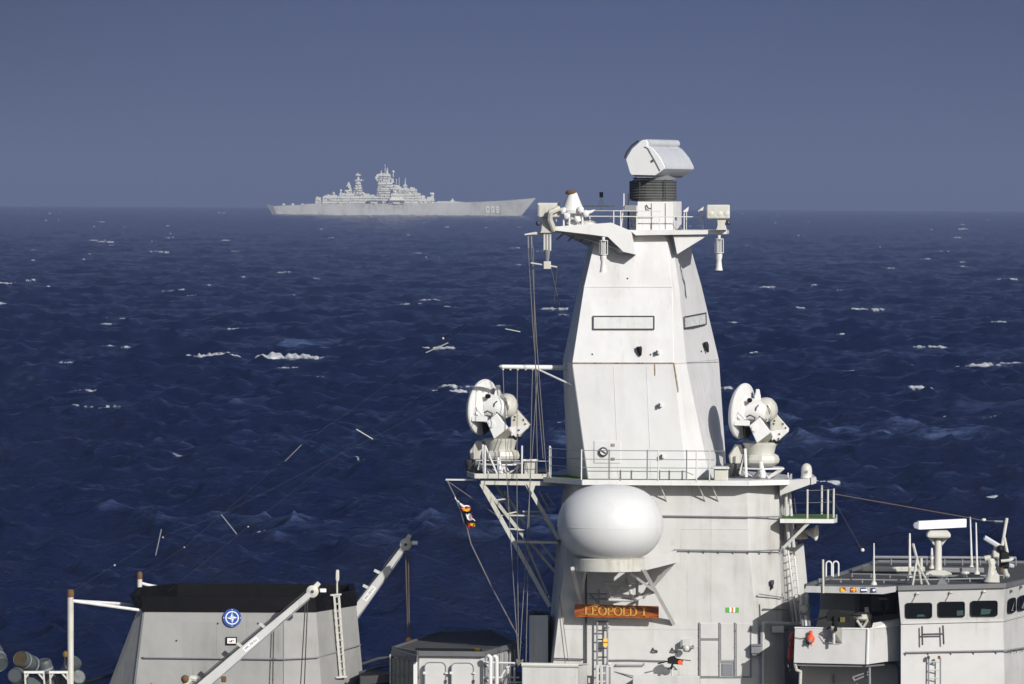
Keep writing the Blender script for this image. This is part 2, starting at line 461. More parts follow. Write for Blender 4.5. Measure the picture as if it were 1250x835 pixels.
    for (px, py, wpx, hpx, s) in [(375, 425, 60, 4, 2.6), (530, 399, 30, 3, .8), (640, 690, 60, 10, .22), (590, 640, 60, 12, .2), (105, 665, 70, 6, .15), (1215, 503, 40, 5, .6)]:
        c = P(px, py, 0) - Vector((0, 0, HC)); dd = c * (HC / -c.z); sc_m = dd.y / FPX
        ux = (X - dd.x) / (wpx * sc_m); uy = (Yv - dd.y) / (hpx * dd.y ** 2 / (HC * FPX))
        Tr = np.maximum(Tr, s * np.exp(-ux ** 2 - uy ** 2) * (0.75 + 0.4 * np.sin(X * 0.9) * np.sin(Yv * 0.3)))
    Zt = Z - Rg ** 2 / (2 * RE)
    co = np.stack([X + DX, Yv + DY, Zt], axis=-1).reshape(-1, 3).astype(np.float32)
    ii = np.arange(nr - 1)[:, None] * nth + np.arange(nth - 1)[None, :]
    fa = np.stack([ii, ii + nth, ii + nth + 1, ii + 1], axis=-1).reshape(-1, 4)
    nf = len(fa)
    me = bpy.data.meshes.new('sea')
    me.vertices.add(len(co)); me.vertices.foreach_set('co', co.ravel())
    me.loops.add(nf * 4); me.loops.foreach_set('vertex_index', fa.ravel().astype(np.int32))
    me.polygons.add(nf)
    me.polygons.foreach_set('loop_start', (np.arange(nf) * 4).astype(np.int32))
    me.polygons.foreach_set('use_smooth', np.ones(nf, dtype=bool))
    at = me.attributes.new('foam', 'FLOAT', 'POINT'); at.data.foreach_set('value', Fm.ravel().astype(np.float32))
    at = me.attributes.new('trail', 'FLOAT', 'POINT'); at.data.foreach_set('value', Tr.ravel().astype(np.float32))
    me.update(); me.validate()
    o = bpy.data.objects.new('sea', me); C.objects.link(o)
    tag(o, 'dark blue open sea with steep chop and scattered white breakers', 'sea', None, 'structure')
    mt = bpy.data.materials.new('sea_water'); mt.use_nodes = True
    t = mt.node_tree; b = t.nodes['Principled BSDF']
    def n(ty, **k):
        q = t.nodes.new(ty)
        for a, c in k.items(): setattr(q, a, c)
        return q
    L = t.links.new
    g = n('ShaderNodeNewGeometry')
    def noise(sv, s_, det, ro=0.6):
        mp = n('ShaderNodeMapping'); mp.inputs['Scale'].default_value = sv; L(g.outputs['Position'], mp.inputs[0])
        q = n('ShaderNodeTexNoise'); q.inputs['Scale'].default_value = s_; q.inputs['Detail'].default_value = det; q.inputs['Roughness'].default_value = ro
        L(mp.outputs[0], q.inputs['Vector']); return q.outputs[0]
    h1 = noise((0.5, 1, 1), 1.0, 7, 0.72)
    h2 = noise((0.7, 1, 1), 3.3, 3, 0.6)
    ad = n('ShaderNodeMath', operation='MULTIPLY_ADD'); L(h2, ad.inputs[0]); ad.inputs[1].default_value = 0.22; L(h1, ad.inputs[2])
    bp = n('ShaderNodeBump'); bp.inputs['Strength'].default_value = 1.0; bp.inputs['Distance'].default_value = SEA['bump']
    L(ad.outputs[0], bp.inputs['Height'])
    fa_ = n('ShaderNodeAttribute', attribute_name='foam'); ta = n('ShaderNodeAttribute', attribute_name='trail')
    fn = noise((0.35, 1, 1.6), 2.4, 7, 0.8)
    # foam = attribute eaten away by noise
    s1 = n('ShaderNodeMath', operation='MULTIPLY_ADD'); L(fn, s1.inputs[0]); s1.inputs[1].default_value = 1.5; s1.inputs[2].default_value = -0.30
    s2 = n('ShaderNodeMath', operation='MULTIPLY'); L(fa_.outputs['Fac'], s2.inputs[0]); s2.inputs[1].default_value = 1.7
    s3 = n('ShaderNodeMath', operation='MULTIPLY', use_clamp=True); L(s1.outputs[0], s3.inputs[0]); L(s2.outputs[0], s3.inputs[1])
    s4 = n('ShaderNodeMapRange', interpolation_type='SMOOTHSTEP'); L(s3.outputs[0], s4.inputs[0]); s4.inputs[1].default_value = 0.06; s4.inputs[2].default_value = 0.62
    tn = noise((0.3, 1, 1), 0.5, 6, 0.7)
    t1 = n('ShaderNodeMapRange', interpolation_type='SMOOTHSTEP'); L(tn, t1.inputs[0]); t1.inputs[1].default_value = 0.42; t1.inputs[2].default_value = 0.68
    t2 = n('ShaderNodeMath', operation='MULTIPLY', use_clamp=True); L(t1.outputs[0], t2.inputs[0]); L(ta.outputs['Fac'], t2.inputs[1])
    c1 = n('ShaderNodeMix', data_type='RGBA'); c1.inputs[6].default_value = (*SEA['deep'], 1); c1.inputs[7].default_value = (*SEA['aer'], 1); L(t2.outputs[0], c1.inputs[0])
    c2 = n('ShaderNodeMix', data_type='RGBA'); L(c1.outputs[2], c2.inputs[6]); c2.inputs[7].default_value = (0.78, 0.80, 0.82, 1); L(s4.outputs[0], c2.inputs[0])
    L(c2.outputs[2], b.inputs['Base Color'])
    rr = n('ShaderNodeMapRange'); L(s4.outputs[0], rr.inputs[0]); rr.inputs[3].default_value = SEA['rough']; rr.inputs[4].default_value = 0.9; L(rr.outputs[0], b.inputs['Roughness'])
    b.inputs['IOR'].default_value = 1.333
    L(bp.outputs[0], b.inputs['Normal'])
    me.materials.append(mt)
    return o
SEA = dict(bump=0.8, deep=(0.003, 0.011, 0.050), aer=(0.10, 0.15, 0.31), rough=0.09)
build_sea()

# ------------------------------------------------------------------ haze
HZ = dict(dens=1 / 9500.0, col=(0.28, 0.35, 0.59), an=0.0)
hm = bpy.data.materials.new('sea_haze'); hm.use_nodes = True
t = hm.node_tree; t.nodes.remove(t.nodes['Principled BSDF'])
pv = t.nodes.new('ShaderNodeVolumePrincipled'); pv.inputs['Color'].default_value = (*HZ['col'], 1)
pv.inputs['Density'].default_value = HZ['dens']; pv.inputs['Anisotropy'].default_value = HZ['an']
t.links.new(pv.outputs[0], t.nodes['Material Output'].inputs['Volume'])
hb = MB().box((-30000, -4000, -400), (30000, 40000, 200))
ho = hb.build('haze', hm, loc=Vector((0, 0, 0)), smooth=False)
tag(ho, 'thin blue sea haze fading the far water into the sky', 'haze', None, 'stuff')
# ------------------------------------------------------------------ far cruiser, 7.2 km off
D2 = 7000.0
KS = 7200.0 / FPX
def Q(px, py, d=0.0): return P(px, py, D2 + d)
HB = 16.0                                       # half beam in metres
M['far'] = paint('far_ship_paint', (0.68, 0.68, 0.62), 0.55, dirt=0.25, rust=0.0, wave=0.0, scale=0.12, streak=0.6)
M['farlight'] = mat('far_ship_white', (0.92, 0.91, 0.82), 0.5)
M['fardark'] = mat('far_recess_shade', (0.12, 0.125, 0.13), 0.7)
cr = thing('warship', 'pale grey missile cruiser with stacked masts steaming far off on the horizon', 'warship', Q(490, 261, HB))
def sect(xd, yd, xw, yw, bd, bw):
    a = Q(xd, yd, HB); c = Q(xw, yw, HB)
    bd *= 1.14; bw *= 1.14; a0, a1 = a - Y1 * bd, a + Y1 * bd
    return [a0, c - Y1 * bw - Vector((0, 0, 2.2)), c + Y1 * bw - Vector((0, 0, 2.2)), a1]
h = MB()
h.ring([sect(325.6, 249.6, 333, 259.6, 8, 6), sect(334, 251.6, 338, 259.8, 10, 9), sect(372, 249.6, 372, 260, 13, 12), sect(376, 248.8, 376, 260, 13, 12.2), sect(450, 248.8, 450, 260.4, 14, 13.5),
        sect(540, 247.6, 540, 261, 14, 13), sect(560, 247.4, 558, 261.2, 13.5, 11.5), sect(590, 246.2, 586, 261.6, 12.5, 8.5), sect(615, 244.9, 608, 261.8, 10.5, 5), sect(640, 243, 626, 262, 6, 1.6), sect(654, 241.8, 635.5, 262.2, 0.4, 0.3)])
M['farhull'] = paint('far_hull_paint', (0.56, 0.56, 0.52), 0.6, dirt=0.3, rust=0.0, wave=0.0, scale=0.1, streak=0.7)
h.build('hull', M['farhull'], cr, smooth=True, ang=20)
b = MB().ring([[Q(x, 248.5, HB) - Y1 * w_, Q(x, y, HB) - Y1 * w_, Q(x, y, HB) + Y1 * w_, Q(x, 248.5, HB) + Y1 * w_] for x, y, w_ in ((531, 247, 11), (536, 245.6, 10), (552, 245.6, 10), (575, 247.6, 9))])
b.build('breakwater_deck', M['farhull'], cr)
def cb(mb, x0, y0, x1, y1, hw, tx=0.0, thw=1.0):
    """deckhouse block, tapering tx pixels at the top"""
    bot = [Q(x0, y1, HB) - Y1 * hw, Q(x1, y1, HB) - Y1 * hw, Q(x1, y1, HB) + Y1 * hw, Q(x0, y1, HB) + Y1 * hw]
    hw2 = hw * thw
    top = [Q(x0 + tx, y0, HB) - Y1 * hw2, Q(x1 - tx, y0, HB) - Y1 * hw2, Q(x1 - tx, y0, HB) + Y1 * hw2, Q(x0 + tx, y0, HB) + Y1 * hw2]
    mb.ring([bot, top])
def block(name, lst, mt='far'):
    mb = MB()
    rr = random.Random(len(name) + len(lst))
    for a in lst:
        cb(mb, *a)
        if mt == 'far' and a[2] - a[0] > 5:      # lockers, vents and walkways against the walls
            x0, y0, x1, y1, hw = a[:5]
            for q in range(int((x1 - x0) * 0.7)):
                x = rr.uniform(x0 + a[5] + .5, x1 - a[5] - 2); ww = rr.uniform(.8, 2.2)
                cb(mb, x, y0 - rr.uniform(.2, 1.0), x + ww, y0 + .3, hw * rr.uniform(.3, .9))
                yy = rr.uniform(y0 + 1, y1 - 1)
                cb(mb, x, yy, x + ww, yy + rr.uniform(.5, 1.6), hw + rr.uniform(.5, 1.6))
            for yy in np.arange(y0 + 2.2, y1 - 1, 3.0):
                cb(mb, x0 + .3, yy, x1 - .3, yy + .35, hw + 1.2)
    return mb.build(name, M[mt], cr)
block('aft_deckhouse', [(385, 241.8, 393, 250, 8, 0.6), (393.5, 239.6, 461, 250, 10, 1), (450, 238.3, 459.6, 241, 6, .4), (397, 238.2, 412, 240, 8, 0.4), (414, 236.5, 433, 240, 8, 0.6), (440, 236.8, 452, 240, 7, 0.5), (386, 240.2, 389.6, 242, 4, .3)])
block('gun_director_tower', [(420, 231, 431, 240, 7, 1.8, .7), (422.5, 226, 429, 232, 5, 1, .8), (424, 222.5, 427.5, 227, 3, .6)])
block('aft_mast', [(431, 228, 443.6, 238, 6, 2.4, .6), (433.6, 222, 441.5, 228.6, 4, 1.6, .6), (435.8, 214.5, 439.2, 223, 2, .9, .6), (434.2, 212.6, 440.4, 214.6, 3, 0), (433, 219.6, 444, 220.4, 3, 0)])
block('main_tower', [(459.5, 230.5, 477.5, 250, 9, 1.2, .9), (461.4, 222.6, 479.6, 231.4, 9, .5, .9), (463, 226, 484, 227.2, 8, 0), (465, 219.4, 478, 223, 6, .3), (463, 212.5, 477.5, 220, 6, .8, .8), (460, 215, 466, 221, 5, .6, .8), (476, 218, 481, 223, 6, .5), (470.8, 204.5, 474.8, 215, 2.4, 1.8, .1), (464.8, 208, 466.3, 213, 1.2, .4)])
# air search array, an eight sided frame seen obliquely
a = MB()
c0 = Q(464, 217.2, HB)
a.prism([c0 + Vector((x * KS, -4 + x * 0.35, z * KS)) for x, z in ((-6, 0), (-3.6, 4.4), (2, 6), (6.4, 5), (7, -3.6), (1, -5.4), (-3.6, -4.2))], (1.2, 3.4, 0))
a.build('search_radar', M['far'], cr)
block('midship_deckhouse', [(486, 230, 500, 237, 8, .6), (507, 236, 514, 246, 8, .6), (477, 236.4, 511, 250, 10, .4), (479.5, 228.6, 491, 237, 7, .7), (481, 226.8, 488.5, 229, 5, .6), (490.5, 232, 498, 237, 7, .4), (498.4, 231, 509.6, 238, 7, .6), (500, 229, 507, 232, 5, .6), (483.5, 218.5, 484.1, 228, .4, 0), (487, 216.5, 487.6, 228, .4, 0)])
block('smoke_stack', [(492.6, 225, 496.6, 233, 4, .5, .8), (494.2, 219.6, 495.2, 226, 1, .2), (492, 226.5, 497.4, 227.6, 4, 0)])
block('forward_deckhouse', [(510.5, 243, 531, 250, 10, .6), (512.8, 239.4, 519.6, 244, 7, .6), (521, 240.6, 530, 244, 7, .6), (511, 237, 513.4, 243, 3, .3), (516, 238.2, 518, 240, 3, .2)])
block('gun_mount', [(551, 242.4, 553.4, 247, 3, .5), (549.8, 244.4, 555, 247, 4, .6)])
block('boat_bay', [(449.5, 244.6, 467, 249.4, 15.9, 0), (474, 244.8, 493.4, 250, 15.9, 0)], 'fardark')  # solid blocks, the shade inside the boat openings put into their dark colour
block('ship_boat', [(453, 246.4, 461, 248.6, 16.2, -.6), (480, 246.8, 488, 249.2, 16.2, -.6)])
block('canvas_awning', [(475.6, 241.8, 492.6, 244.6, 16.0, 1.0)], 'farlight')
for x, y, r in ((480, 209.5, 1.6), (528.2, 236.6, 1.8), (525.8, 236.4, 1.3), (499.8, 237.6, 1.6), (425.9, 228.3, 2.0), (407, 236, 1.9), (416, 232.4, 1.3), (482.2, 234, 1.2), (443.6, 236, 1.3)):
    MB().ball(Q(x, y, HB - 8), r * KS, n=10, k=6).build('radar_dome', M['farlight'] if r < 1.85 else M['far'], cr)
for q in ((405, 237, 409, 240, 3, .4), (415, 233, 417, 239, 3, .3), (526, 237, 530, 243, 3, .6), (479.4, 211, 480.6, 216, 1, .2)): block('dome_pedestal', [q])
for x in (345, 356, 368): block('deck_launcher', [(x, 248.4, x + 3, 250.5, 4, .3)])
for x, y in ((470, 200.5), (495, 217), (437, 210)):
    MB().tube(Q(x, y, HB), Q(x, y + 14, HB), 0.35, 5).build('pole_mast', M['far'], cr)
def text_mesh(txt, size, name, mt, parent, place, ext=0.02, bold=0.0, sx=1.0):
    """lettering as real geometry: place maps (x, y) of the text plane to the world"""
    cu = bpy.data.curves.new('tmp', 'FONT'); cu.body = txt; cu.size = size; cu.offset = bold; cu.align_x = 'CENTER'; cu.align_y = 'CENTER'; cu.extrude = 0.5
    o = bpy.data.objects.new('tmp', cu); C.objects.link(o)
    bpy.context.view_layer.update()
    me = bpy.data.meshes.new_from_object(o.evaluated_get(bpy.context.evaluated_depsgraph_get()))
    mb = MB(); mb.add([place(v.co.x * sx, v.co.y, (v.co.z + 0.5) * ext) for v in me.vertices], [tuple(p.vertices) for p in me.polygons])
    bpy.data.objects.remove(o); bpy.data.meshes.remove(me); bpy.data.curves.remove(cu)
    return mb.build(name, mt, parent, smooth=False)
# hull number, painted strokes lying along the flared bow
def num_pt(x, y):
    t_ = (x - 590) / 25; top, bot = 12.5 - 2.0 * t_, 8.5 - 3.5 * t_
    k = (y - 245.6) / 16.2; bb = (top * (1 - k) + bot * k) * 1.14
    return Q(x, y, HB - bb - .35)
def digit(cx, ch):
    mb = MB(); cy, rx, ry = 255.8, 1.75, 3.2
    def arc(cy_, ry_, a0, a1, n=14):
        q = [num_pt(cx + rx * math.cos(a0 + (a1 - a0) * i / n), cy_ - ry_ * math.sin(a0 + (a1 - a0) * i / n)) for i in range(n + 1)]
        for u_, v_ in zip(q[:-1], q[1:]): mb.bar(u_ - (v_ - u_) * .2, v_ + (v_ - u_) * .2, 1.15, .3)
    if ch == '0': arc(cy, ry, 0, 2 * PI)
    else:
        arc(cy - 1.4, 1.8, 0, 2 * PI)
        mb.bar(num_pt(cx + rx, cy - 1.4), num_pt(cx + rx, cy + 2), 1.15, .3); arc(cy + 1.2, 2.0, -PI * .85, 0)
    mb.build('hull_number', M['farlight'], cr, smooth=False)
digit(595.3, '0'); digit(601.3, '9'); digit(607.2, '9')
# ------------------------------------------------------------------ the near frigate, seen from her side, bow to the right
def rel(o, zoom, X, Y):      # pixel helper for enlarged crops: origin and factor
    return (o[0] + X / zoom, o[1] + Y / zoom)
Z3 = lambda p: Vector(p)

# hull and decks below the frame's lower edge
zdk = 4.6; zup = P(625, 862, 0).z
hl = thing('frigate_hull', 'grey hull and dark upper deck carrying the funnel, mast tower and bridge', 'ship hull', (4, 207, 0))
def hs(x, b, zt, flare=1.0):
    return [Vector((x, 207 - b, zt)), Vector((x, 207 - b * 0.86, -1)), Vector((x, 207 + b * 0.86, -1)), Vector((x, 207 + b, zt))]
MB().ring([hs(-46, 6.0, 4.0), hs(-30, 7.6, 4.4), hs(0, 8.0, zdk), hs(30, 7.4, 5.2), hs(50, 3.6, 6.4), hs(62, 0.2, 7.4)]).build('hull', M['grey'], hl)
du = MB(); du.box((P(150, 0, 0).x, 200.2, zdk), (22, 214.4, zup)); du.build('upper_deck', M['roof'], hl)

# ---- railing helper: posts as parts or sub-parts, rails one mesh each
def rails(parent, pts, h, nr, mt, r=0.014, posts=None, pr=0.017, lean=0.0):
    """pts: deck points; one rail mesh per height, a post at every point of posts"""
    for k in range(nr):
        z = h * (k + 1) / nr
        mb = MB(); q = [Vector(p) + Vector((0, 0, z)) for p in pts]
        mb.pipe(q, r, 6); mb.build('rail_bar', mt, parent)
    for p in (posts if posts is not None else pts):
        p = Vector(p)
        MB().tube(p, p + Vector((0, 0, h + 0.02)), pr, 6).build('rail_post', mt, parent)
def along(pts, n):
    """n points evenly along a polyline"""
    pts = [Vector(p) for p in pts]; L_ = [0]
    for a, b_ in zip(pts[:-1], pts[1:]): L_.append(L_[-1] + (b_ - a).length)
    o = []
    for i in range(n):
        t_ = L_[-1] * i / (n - 1)
        for k in range(len(pts) - 1):
            if t_ <= L_[k + 1] + 1e-6:
                o.append(pts[k].lerp(pts[k + 1], (t_ - L_[k]) / (L_[k + 1] - L_[k]))); break
    return o

# ================================================================= LOWER DECKHOUSE (below the mast platform)
DF = 3.2                         # depth of its front wall
dh = thing('deckhouse', 'tall pale grey deckhouse block carrying the mast tower and name board', 'deckhouse', P(800, 835, 6))
def dsec(y, lo, fl, fr, br, ro):
    z = P(800, y, DF).z
    f = lambda x, d: Vector((P(x, y, DF).x + (0), 200 + d, z))
    return [f(fl, DF), f(fr, DF), f(br, DF + 0.9), f(ro, DF + 4.2), f(ro - 6, DF + 7.6), f(lo + 8, DF + 7.6), f(lo, DF + 3.0)]
zt_ = 589
db = MB().ring([dsec(870, 664, 668, 936, 961, 992), dsec(672, 680, 691, 915, 953, 981), dsec(zt_, 690, 702, 912, 952, 962)])
db.build('wall', M['grey'], dh, bevel=0.02, ang=14)
# wing plate carrying the right end of the platform
MB().prism([P(952, 587, DF + .5), P(996, 583.5, DF + .5), P(996, 589, DF + .5), P(952, 605, DF + .5)], (0, 0.5, 0)).build('bracket_wing', M['grey'], dh, bevel=0.01)
MB().prism([P(990, 583, DF + .45), P(996.5, 582.6, DF + .45), P(996.5, 590, DF + .45), P(990, 592, DF + .45)], (0, 2.6, 0)).build('wing_end_plate', M['grey'], dh, bevel=0.01)
# handrails along the wall with their stand-offs
def wall_rail(parent, pts, r, off, n, mt, hang=0.0):
    mb = MB(); q = [p - Y1 * off for p in pts]; mb.pipe(q, r, 6)
    for p in along(pts, n):
        mb.tube(p - Y1 * off, p + Vector((0, 0.02, -hang)), r * .8, 5)
    return mb.build('wall_rail', mt, parent)
wall_rail(dh, [P(809, 629.5, DF), P(913, 631, DF), P(954, 630.5, DF + .78)], .022, .09, 9, M['dull'])
wall_rail(dh, [P(823, 671, DF), P(915, 672.5, DF), P(955, 671, DF + .78)], .022, .10, 9, M['dull'], .12)
wall_rail(dh, [P(676, 803.5, DF), P(712, 804.5, DF)], .02, .10, 3, M['dark'])
wall_rail(dh, [P(744, 805.5, DF), P(770, 805.3, DF), P(812, 806.5, DF)], .02, .08, 3, M['dull'])
wall_rail(dh, [P(927, 725, DF), P(955, 729, DF + .8)], .018, .12, 2, M['dull'])
wall_rail(dh, [P(932, 743, DF + .2), P(962, 744, DF + 1.2)], .018, .12, 2, M['dull'])
# raised doors of the lockers
def panel(parent, x0, y0, x1, y1, d, th=0.03, name='locker_door', mt='grey', clamps=()):
    o = MB().pbox(x0, y0, x1, y1, d - th, th + .01).build(name, M[mt], parent, bevel=0.012)
    mb = MB()
    for (cx, cy) in clamps: mb.pbox(cx - .9, cy - 1.1, cx + .9, cy + 1.1, d - th - .03, .05)
    if clamps: mb.build('clamp', M['dull'], o)
    return o
fr = MB()
for q in ((853.3, 760, 854.5, 827), (877.5, 760, 879.2, 827), (896.6, 760, 898.2, 827), (916, 765, 917.4, 827)): fr.pbox(q[0], q[1], q[2], q[3], DF - .055, .06)
fr.pbox(853.3, 780, 878, 781.2, DF - .05, .055); fr.pbox(853.3, 826, 917.4, 827.2, DF - .05, .055); fr.pbox(879, 807, 897, 808, DF - .05, .055)
fr.build('locker_frame', M['dull'], dh)
panel(dh, 855, 761, 877, 779.5, DF, clamps=[(854, 767), (854, 775)])
panel(dh, 855, 782, 877, 825.5, DF, clamps=[(854, 790), (854, 803), (854, 816), (878, 795), (878, 812)])
panel(dh, 880, 761, 896, 806, DF, clamps=[(879, 766), (879, 776), (879, 787), (879, 798), (897, 770), (897, 790)])
lv = MB(); lv.pbox(881, 809.5, 895, 825, DF - .03, .04)
for k in range(7): lv.pbox(882, 811 + k * 2, 894, 811.9 + k * 2, DF - .05, .03)
lv.build('vent_louver', M['dull'], dh)
panel(dh, 899, 761, 915.5, 825.5, DF, clamps=[(898, 770), (898, 786), (898, 802), (898, 818)])
# seam ledges
for y, x0, x1 in ((646, 831, 914), (768, 690, 852)):
    MB().pbox(x0, y, x1, y + .35, DF - .012, .02).build('weld_seam', M['grey'], dh)
for x in (868,):
    MB().pbox(x, 592, x + .35, 760, DF - .010, .02).build('weld_seam', M['grey'], dh)
# ribbon bar
rb = MB()
for i, c in enumerate((0, 1, 0, 1, 0, 1, 0)):
    w0 = 886 + i * 16 / 7
    rb.m((0, 0, 1, 2, 1, 0, 0)[i]); rb.pbox(w0, 741.6, w0 + 16 / 7, 747.6, DF - .02, .03)
o = rb.build('ribbon_bar', [M['ribgreen'], M['signwhite'], M['riborange']], dh, smooth=False)
# lamps, hooks and small boxes on the wall
def bulkhead_lamp(px, py, d, parent=dh):
    q = MB().pbox(px - 4.5, py - 5, px + 5.5, py + 3, d - .22, .22).build('bulkhead_lamp', M['grey'], parent, bevel=.03)
    MB().pbox(px - 6.5, py - 3.5, px - 4.5, py + 4, d - .25, .12).build('lamp_shutter', M['dull'], q)
    MB().lathe([(.03, 0), (.10, .02), (.10, .1), (.04, .16)], P(px + .5, py + 4.5, d - .28), (0, -1, -.3), 12).build('lens', M['cream'], q)
    MB().pipe([P(px + 3, py + 4, d - .2), P(px + 9, py + 5, d - .2), P(px + 9, py + 2.5, d)], .035).build('bracket', M['dull'], q)
bulkhead_lamp(837, 786, DF)
for px, py in ((798.5, 793), (822, 793)):
    MB().pipe([P(px - 1.5, py - 1.5, DF), P(px - 1, py + 1, DF - .12), P(px + 3, py + 1.5, DF - .12), P(px + 3.5, py + 3, DF)], .028).build('hook', M['dark'], dh)
for px, py in ((943, 711.5),):
    mb = MB(); mb.pbox(px - 2, py - 3, px + 2, py + 2, DF + .35, .3); mb.pbox(px, py + 1, px + 1.2, py + 7, DF + .35, .2); mb.build('floodlight', M['dark'], dh)
MB().pipe([P(752, 811, DF), P(752, 812, DF - .1), P(786, 812, DF - .1), P(786, 810, DF)], .018).build('pipe_hanger', M['dull'], dh)
MB().pipe([P(750, 820, DF), P(774, 825.5, DF - .1)], .016).build('clothes_line', M['dull'], dh)
# pipes standing on the right corner
MB().pipe([P(931.5, 835, DF - .1), P(931.5, 761, DF - .1), P(936, 760, DF), P(983, 762.5, DF + 1.2)], .055).build('corner_pipe', M['grey'], dh)
MB().pipe([P(929, 835, DF - .12), P(929, 763, DF - .12)], .025).build('corner_pipe', M['dull'], dh)
MB().pipe([P(934, 804, DF + .2), P(985, 804, DF + 2.8)], .03).build('corner_pipe', M['dull'], dh)
MB().pbox(942, 764, 957, 772.5, DF + .2, .5).build('junction_box', M['grey'], dh, bevel=.02)
MB().pipe([P(957, 769, DF + .3), P(962, 769, DF + .3)], .035).build('junction_spout', M['dark'], dh)
mb = MB(); mb.pbox(917, 788.5, 929, 798, DF - .3, .3); mb.pbox(918, 798, 928, 800.5, DF - .25, .2); mb.build('junction_box', M['dull'], dh, bevel=.02)
MB().pbox(917, 786.8, 931, 788.3, DF - .35, .35).build('shelf', M['dull'], dh)
# pipes and ladder on the recessed right face
for x0, x1, d, r in ((957.5, 962, 1.9, .055), (961, 966, 2.3, .055)):
    MB().pipe([P(x0, 600, DF + d), P(x0 + 1, 668, DF + d), P(x1 + 6, 762, DF + d)], r).build('riser_pipe', M['grey'], dh)
ld = MB()
ld.pipe([P(962, 672, DF + 1.2), P(973, 762, DF + 1.2)], .03); ld.pipe([P(969, 672, DF + 2.3), P(979, 762, DF + 2.3)], .03)
for k in range(11):
    t_ = k / 10; ld.tube(P(962 + 11 * t_, 674 + 86 * t_, DF + 1.2), P(969 + 10 * t_, 674 + 86 * t_, DF + 2.3), .018, 5)
ld.build('side_ladder', M['white'], dh)
# sloped wall behind the ladder
MB().prism([P(964, 668, DF + 3), P(981, 664, DF + 3), P(990, 762, DF + 3), P(972, 762, DF + 3)], (0, .3, 0)).build('trunk_wall', M['grey'], dh)

# ================================================================= MAST TOWER
mt_ = thing('mast_tower', 'tall tapering white faceted tower with two pale windows and a rusty seam', 'mast tower', P(780, 585, 6.7))
def msec(y, lo, fl, fr, br, ro, df, ch=.62):
    z = P(780, y, df).z
    f = lambda x, d: Vector((P(x, y, d).x, 200 + d, z))
    return [f(fl, df), f(fr, df), f(br, df + ch), f(ro, df + 4.4), f(ro - 14, df + 6.0), f(lo + 12, df + 6.0), f(lo, df + 2.4)]
T0 = msec(585, 692.5, 718, 838.5, 866.5, 887, 4.0); T1 = msec(443, 687, 698.6, 822.6, 837.7, 877.5, 4.0); T2 = msec(350, 707, 713, 820.8, 829, 856, 4.5, .30); T3 = msec(285, 722, 728, 812, 819, 838, 4.9, .25)
MB().ring([T0, T1]).build('lower_casing', M['tower'], mt_, bevel=.015, ang=14)
MB().ring([T1, T2, T3]).build('upper_casing', M['tower'], mt_, bevel=.015, ang=14)
def seam(a, b_, r, mtl, name='seam'):
    mb = MB(); mb.bar(a, b_, r, r); return mb.build(name, mtl, mt_)
M['seam'] = paint('rusty_seam', (0.30, 0.24, 0.19), 0.7, dirt=.5, rust=1.0, scale=5, dirtcol=(0.12, .06, .03))
seam(P(698.6, 443.2, 3.99), P(822.6, 443.2, 3.99), .035, M['seam'], 'rusty_seam')
seam(P(822.8, 443.2, 3.99), P(837.7, 443.2, 4.61), .03, M['tower'])
seam(P(837.7, 443, 4.61), P(877.5, 442, 8.38), .025, M['dull'])
seam(P(712.6, 350.3, 4.49), P(820.8, 350.3, 4.49), .02, M['tower'])
M['run'] = paint('rust_run', (0.40, 0.27, 0.12), 0.7, dirt=.5, rust=1.0, scale=6, dirtcol=(.5, .45, .35))
seam(P(823.2, 444, 3.98), P(828.5, 478, 3.98), .03, M['run'], 'rust_run')
seam(P(799.5, 444.5, 3.985), P(799.8, 458, 3.985), .03, M['run'], 'rust_run')
for x in (749, 789):
    mb = MB(); mb.bar(P(x, 446, 3.995), P(x + 6, 583, 3.995), .012, .012); mb.build('seam', M['tower'], mt_)
# dark edge strip of the left face
MB().pipe([P(698.6, 446, 3.98), P(717.6, 584, 3.98)], .02, 6).build('edge_pipe', M['dull'], mt_)
def sl(y, d=0.0):      # depth of the sloping front face at pixel row y
    return 4.0 if y > 443 else (4.0 + .5 * (443 - y) / 93 if y > 350 else 4.5 + .4 * (350 - y) / 65)
wp = MB().prism([P(x, y, sl(y) - .02) for x, y in ((725, 401), (797.5, 401), (797.5, 387), (725, 387))], (0, .03, 0)).build('array_window', M['pane'], mt_)
mb = MB(); c4 = [P(x, y, sl(y) - .03) for x, y in ((724, 402), (798.5, 402), (798.5, 386), (724, 386))]
for i in range(4): mb.bar(c4[i], c4[(i + 1) % 4], .03, .05)
mb.build('window_gasket', M['dark'], wp)
def dR(x, y):
    t_ = (443 - y) / 93; xb, xr = 837.7 - 8.7 * t_, 877.5 - 21.5 * t_; db, dr = 4.62 + .18 * t_, 8.4 + .5 * t_
    return db + (dr - db) * (x - xb) / (xr - xb)
q4 = [(834.5, 400.5), (860.5, 395.8), (860.2, 382), (833.8, 387)]
wp = MB().prism([P(x, y, dR(x, y)) + Vector((.03, -.02, 0)) for x, y in q4], (-.03, .05, 0)).build('array_window', M['pane'], mt_)
mb = MB(); c4 = [P(x, y, dR(x, y)) + Vector((.04, -.03, 0)) for x, y in q4]
for i in range(4): mb.bar(c4[i], c4[(i + 1) % 4], .035, .04)
mb.build('window_gasket', M['dark'], wp)
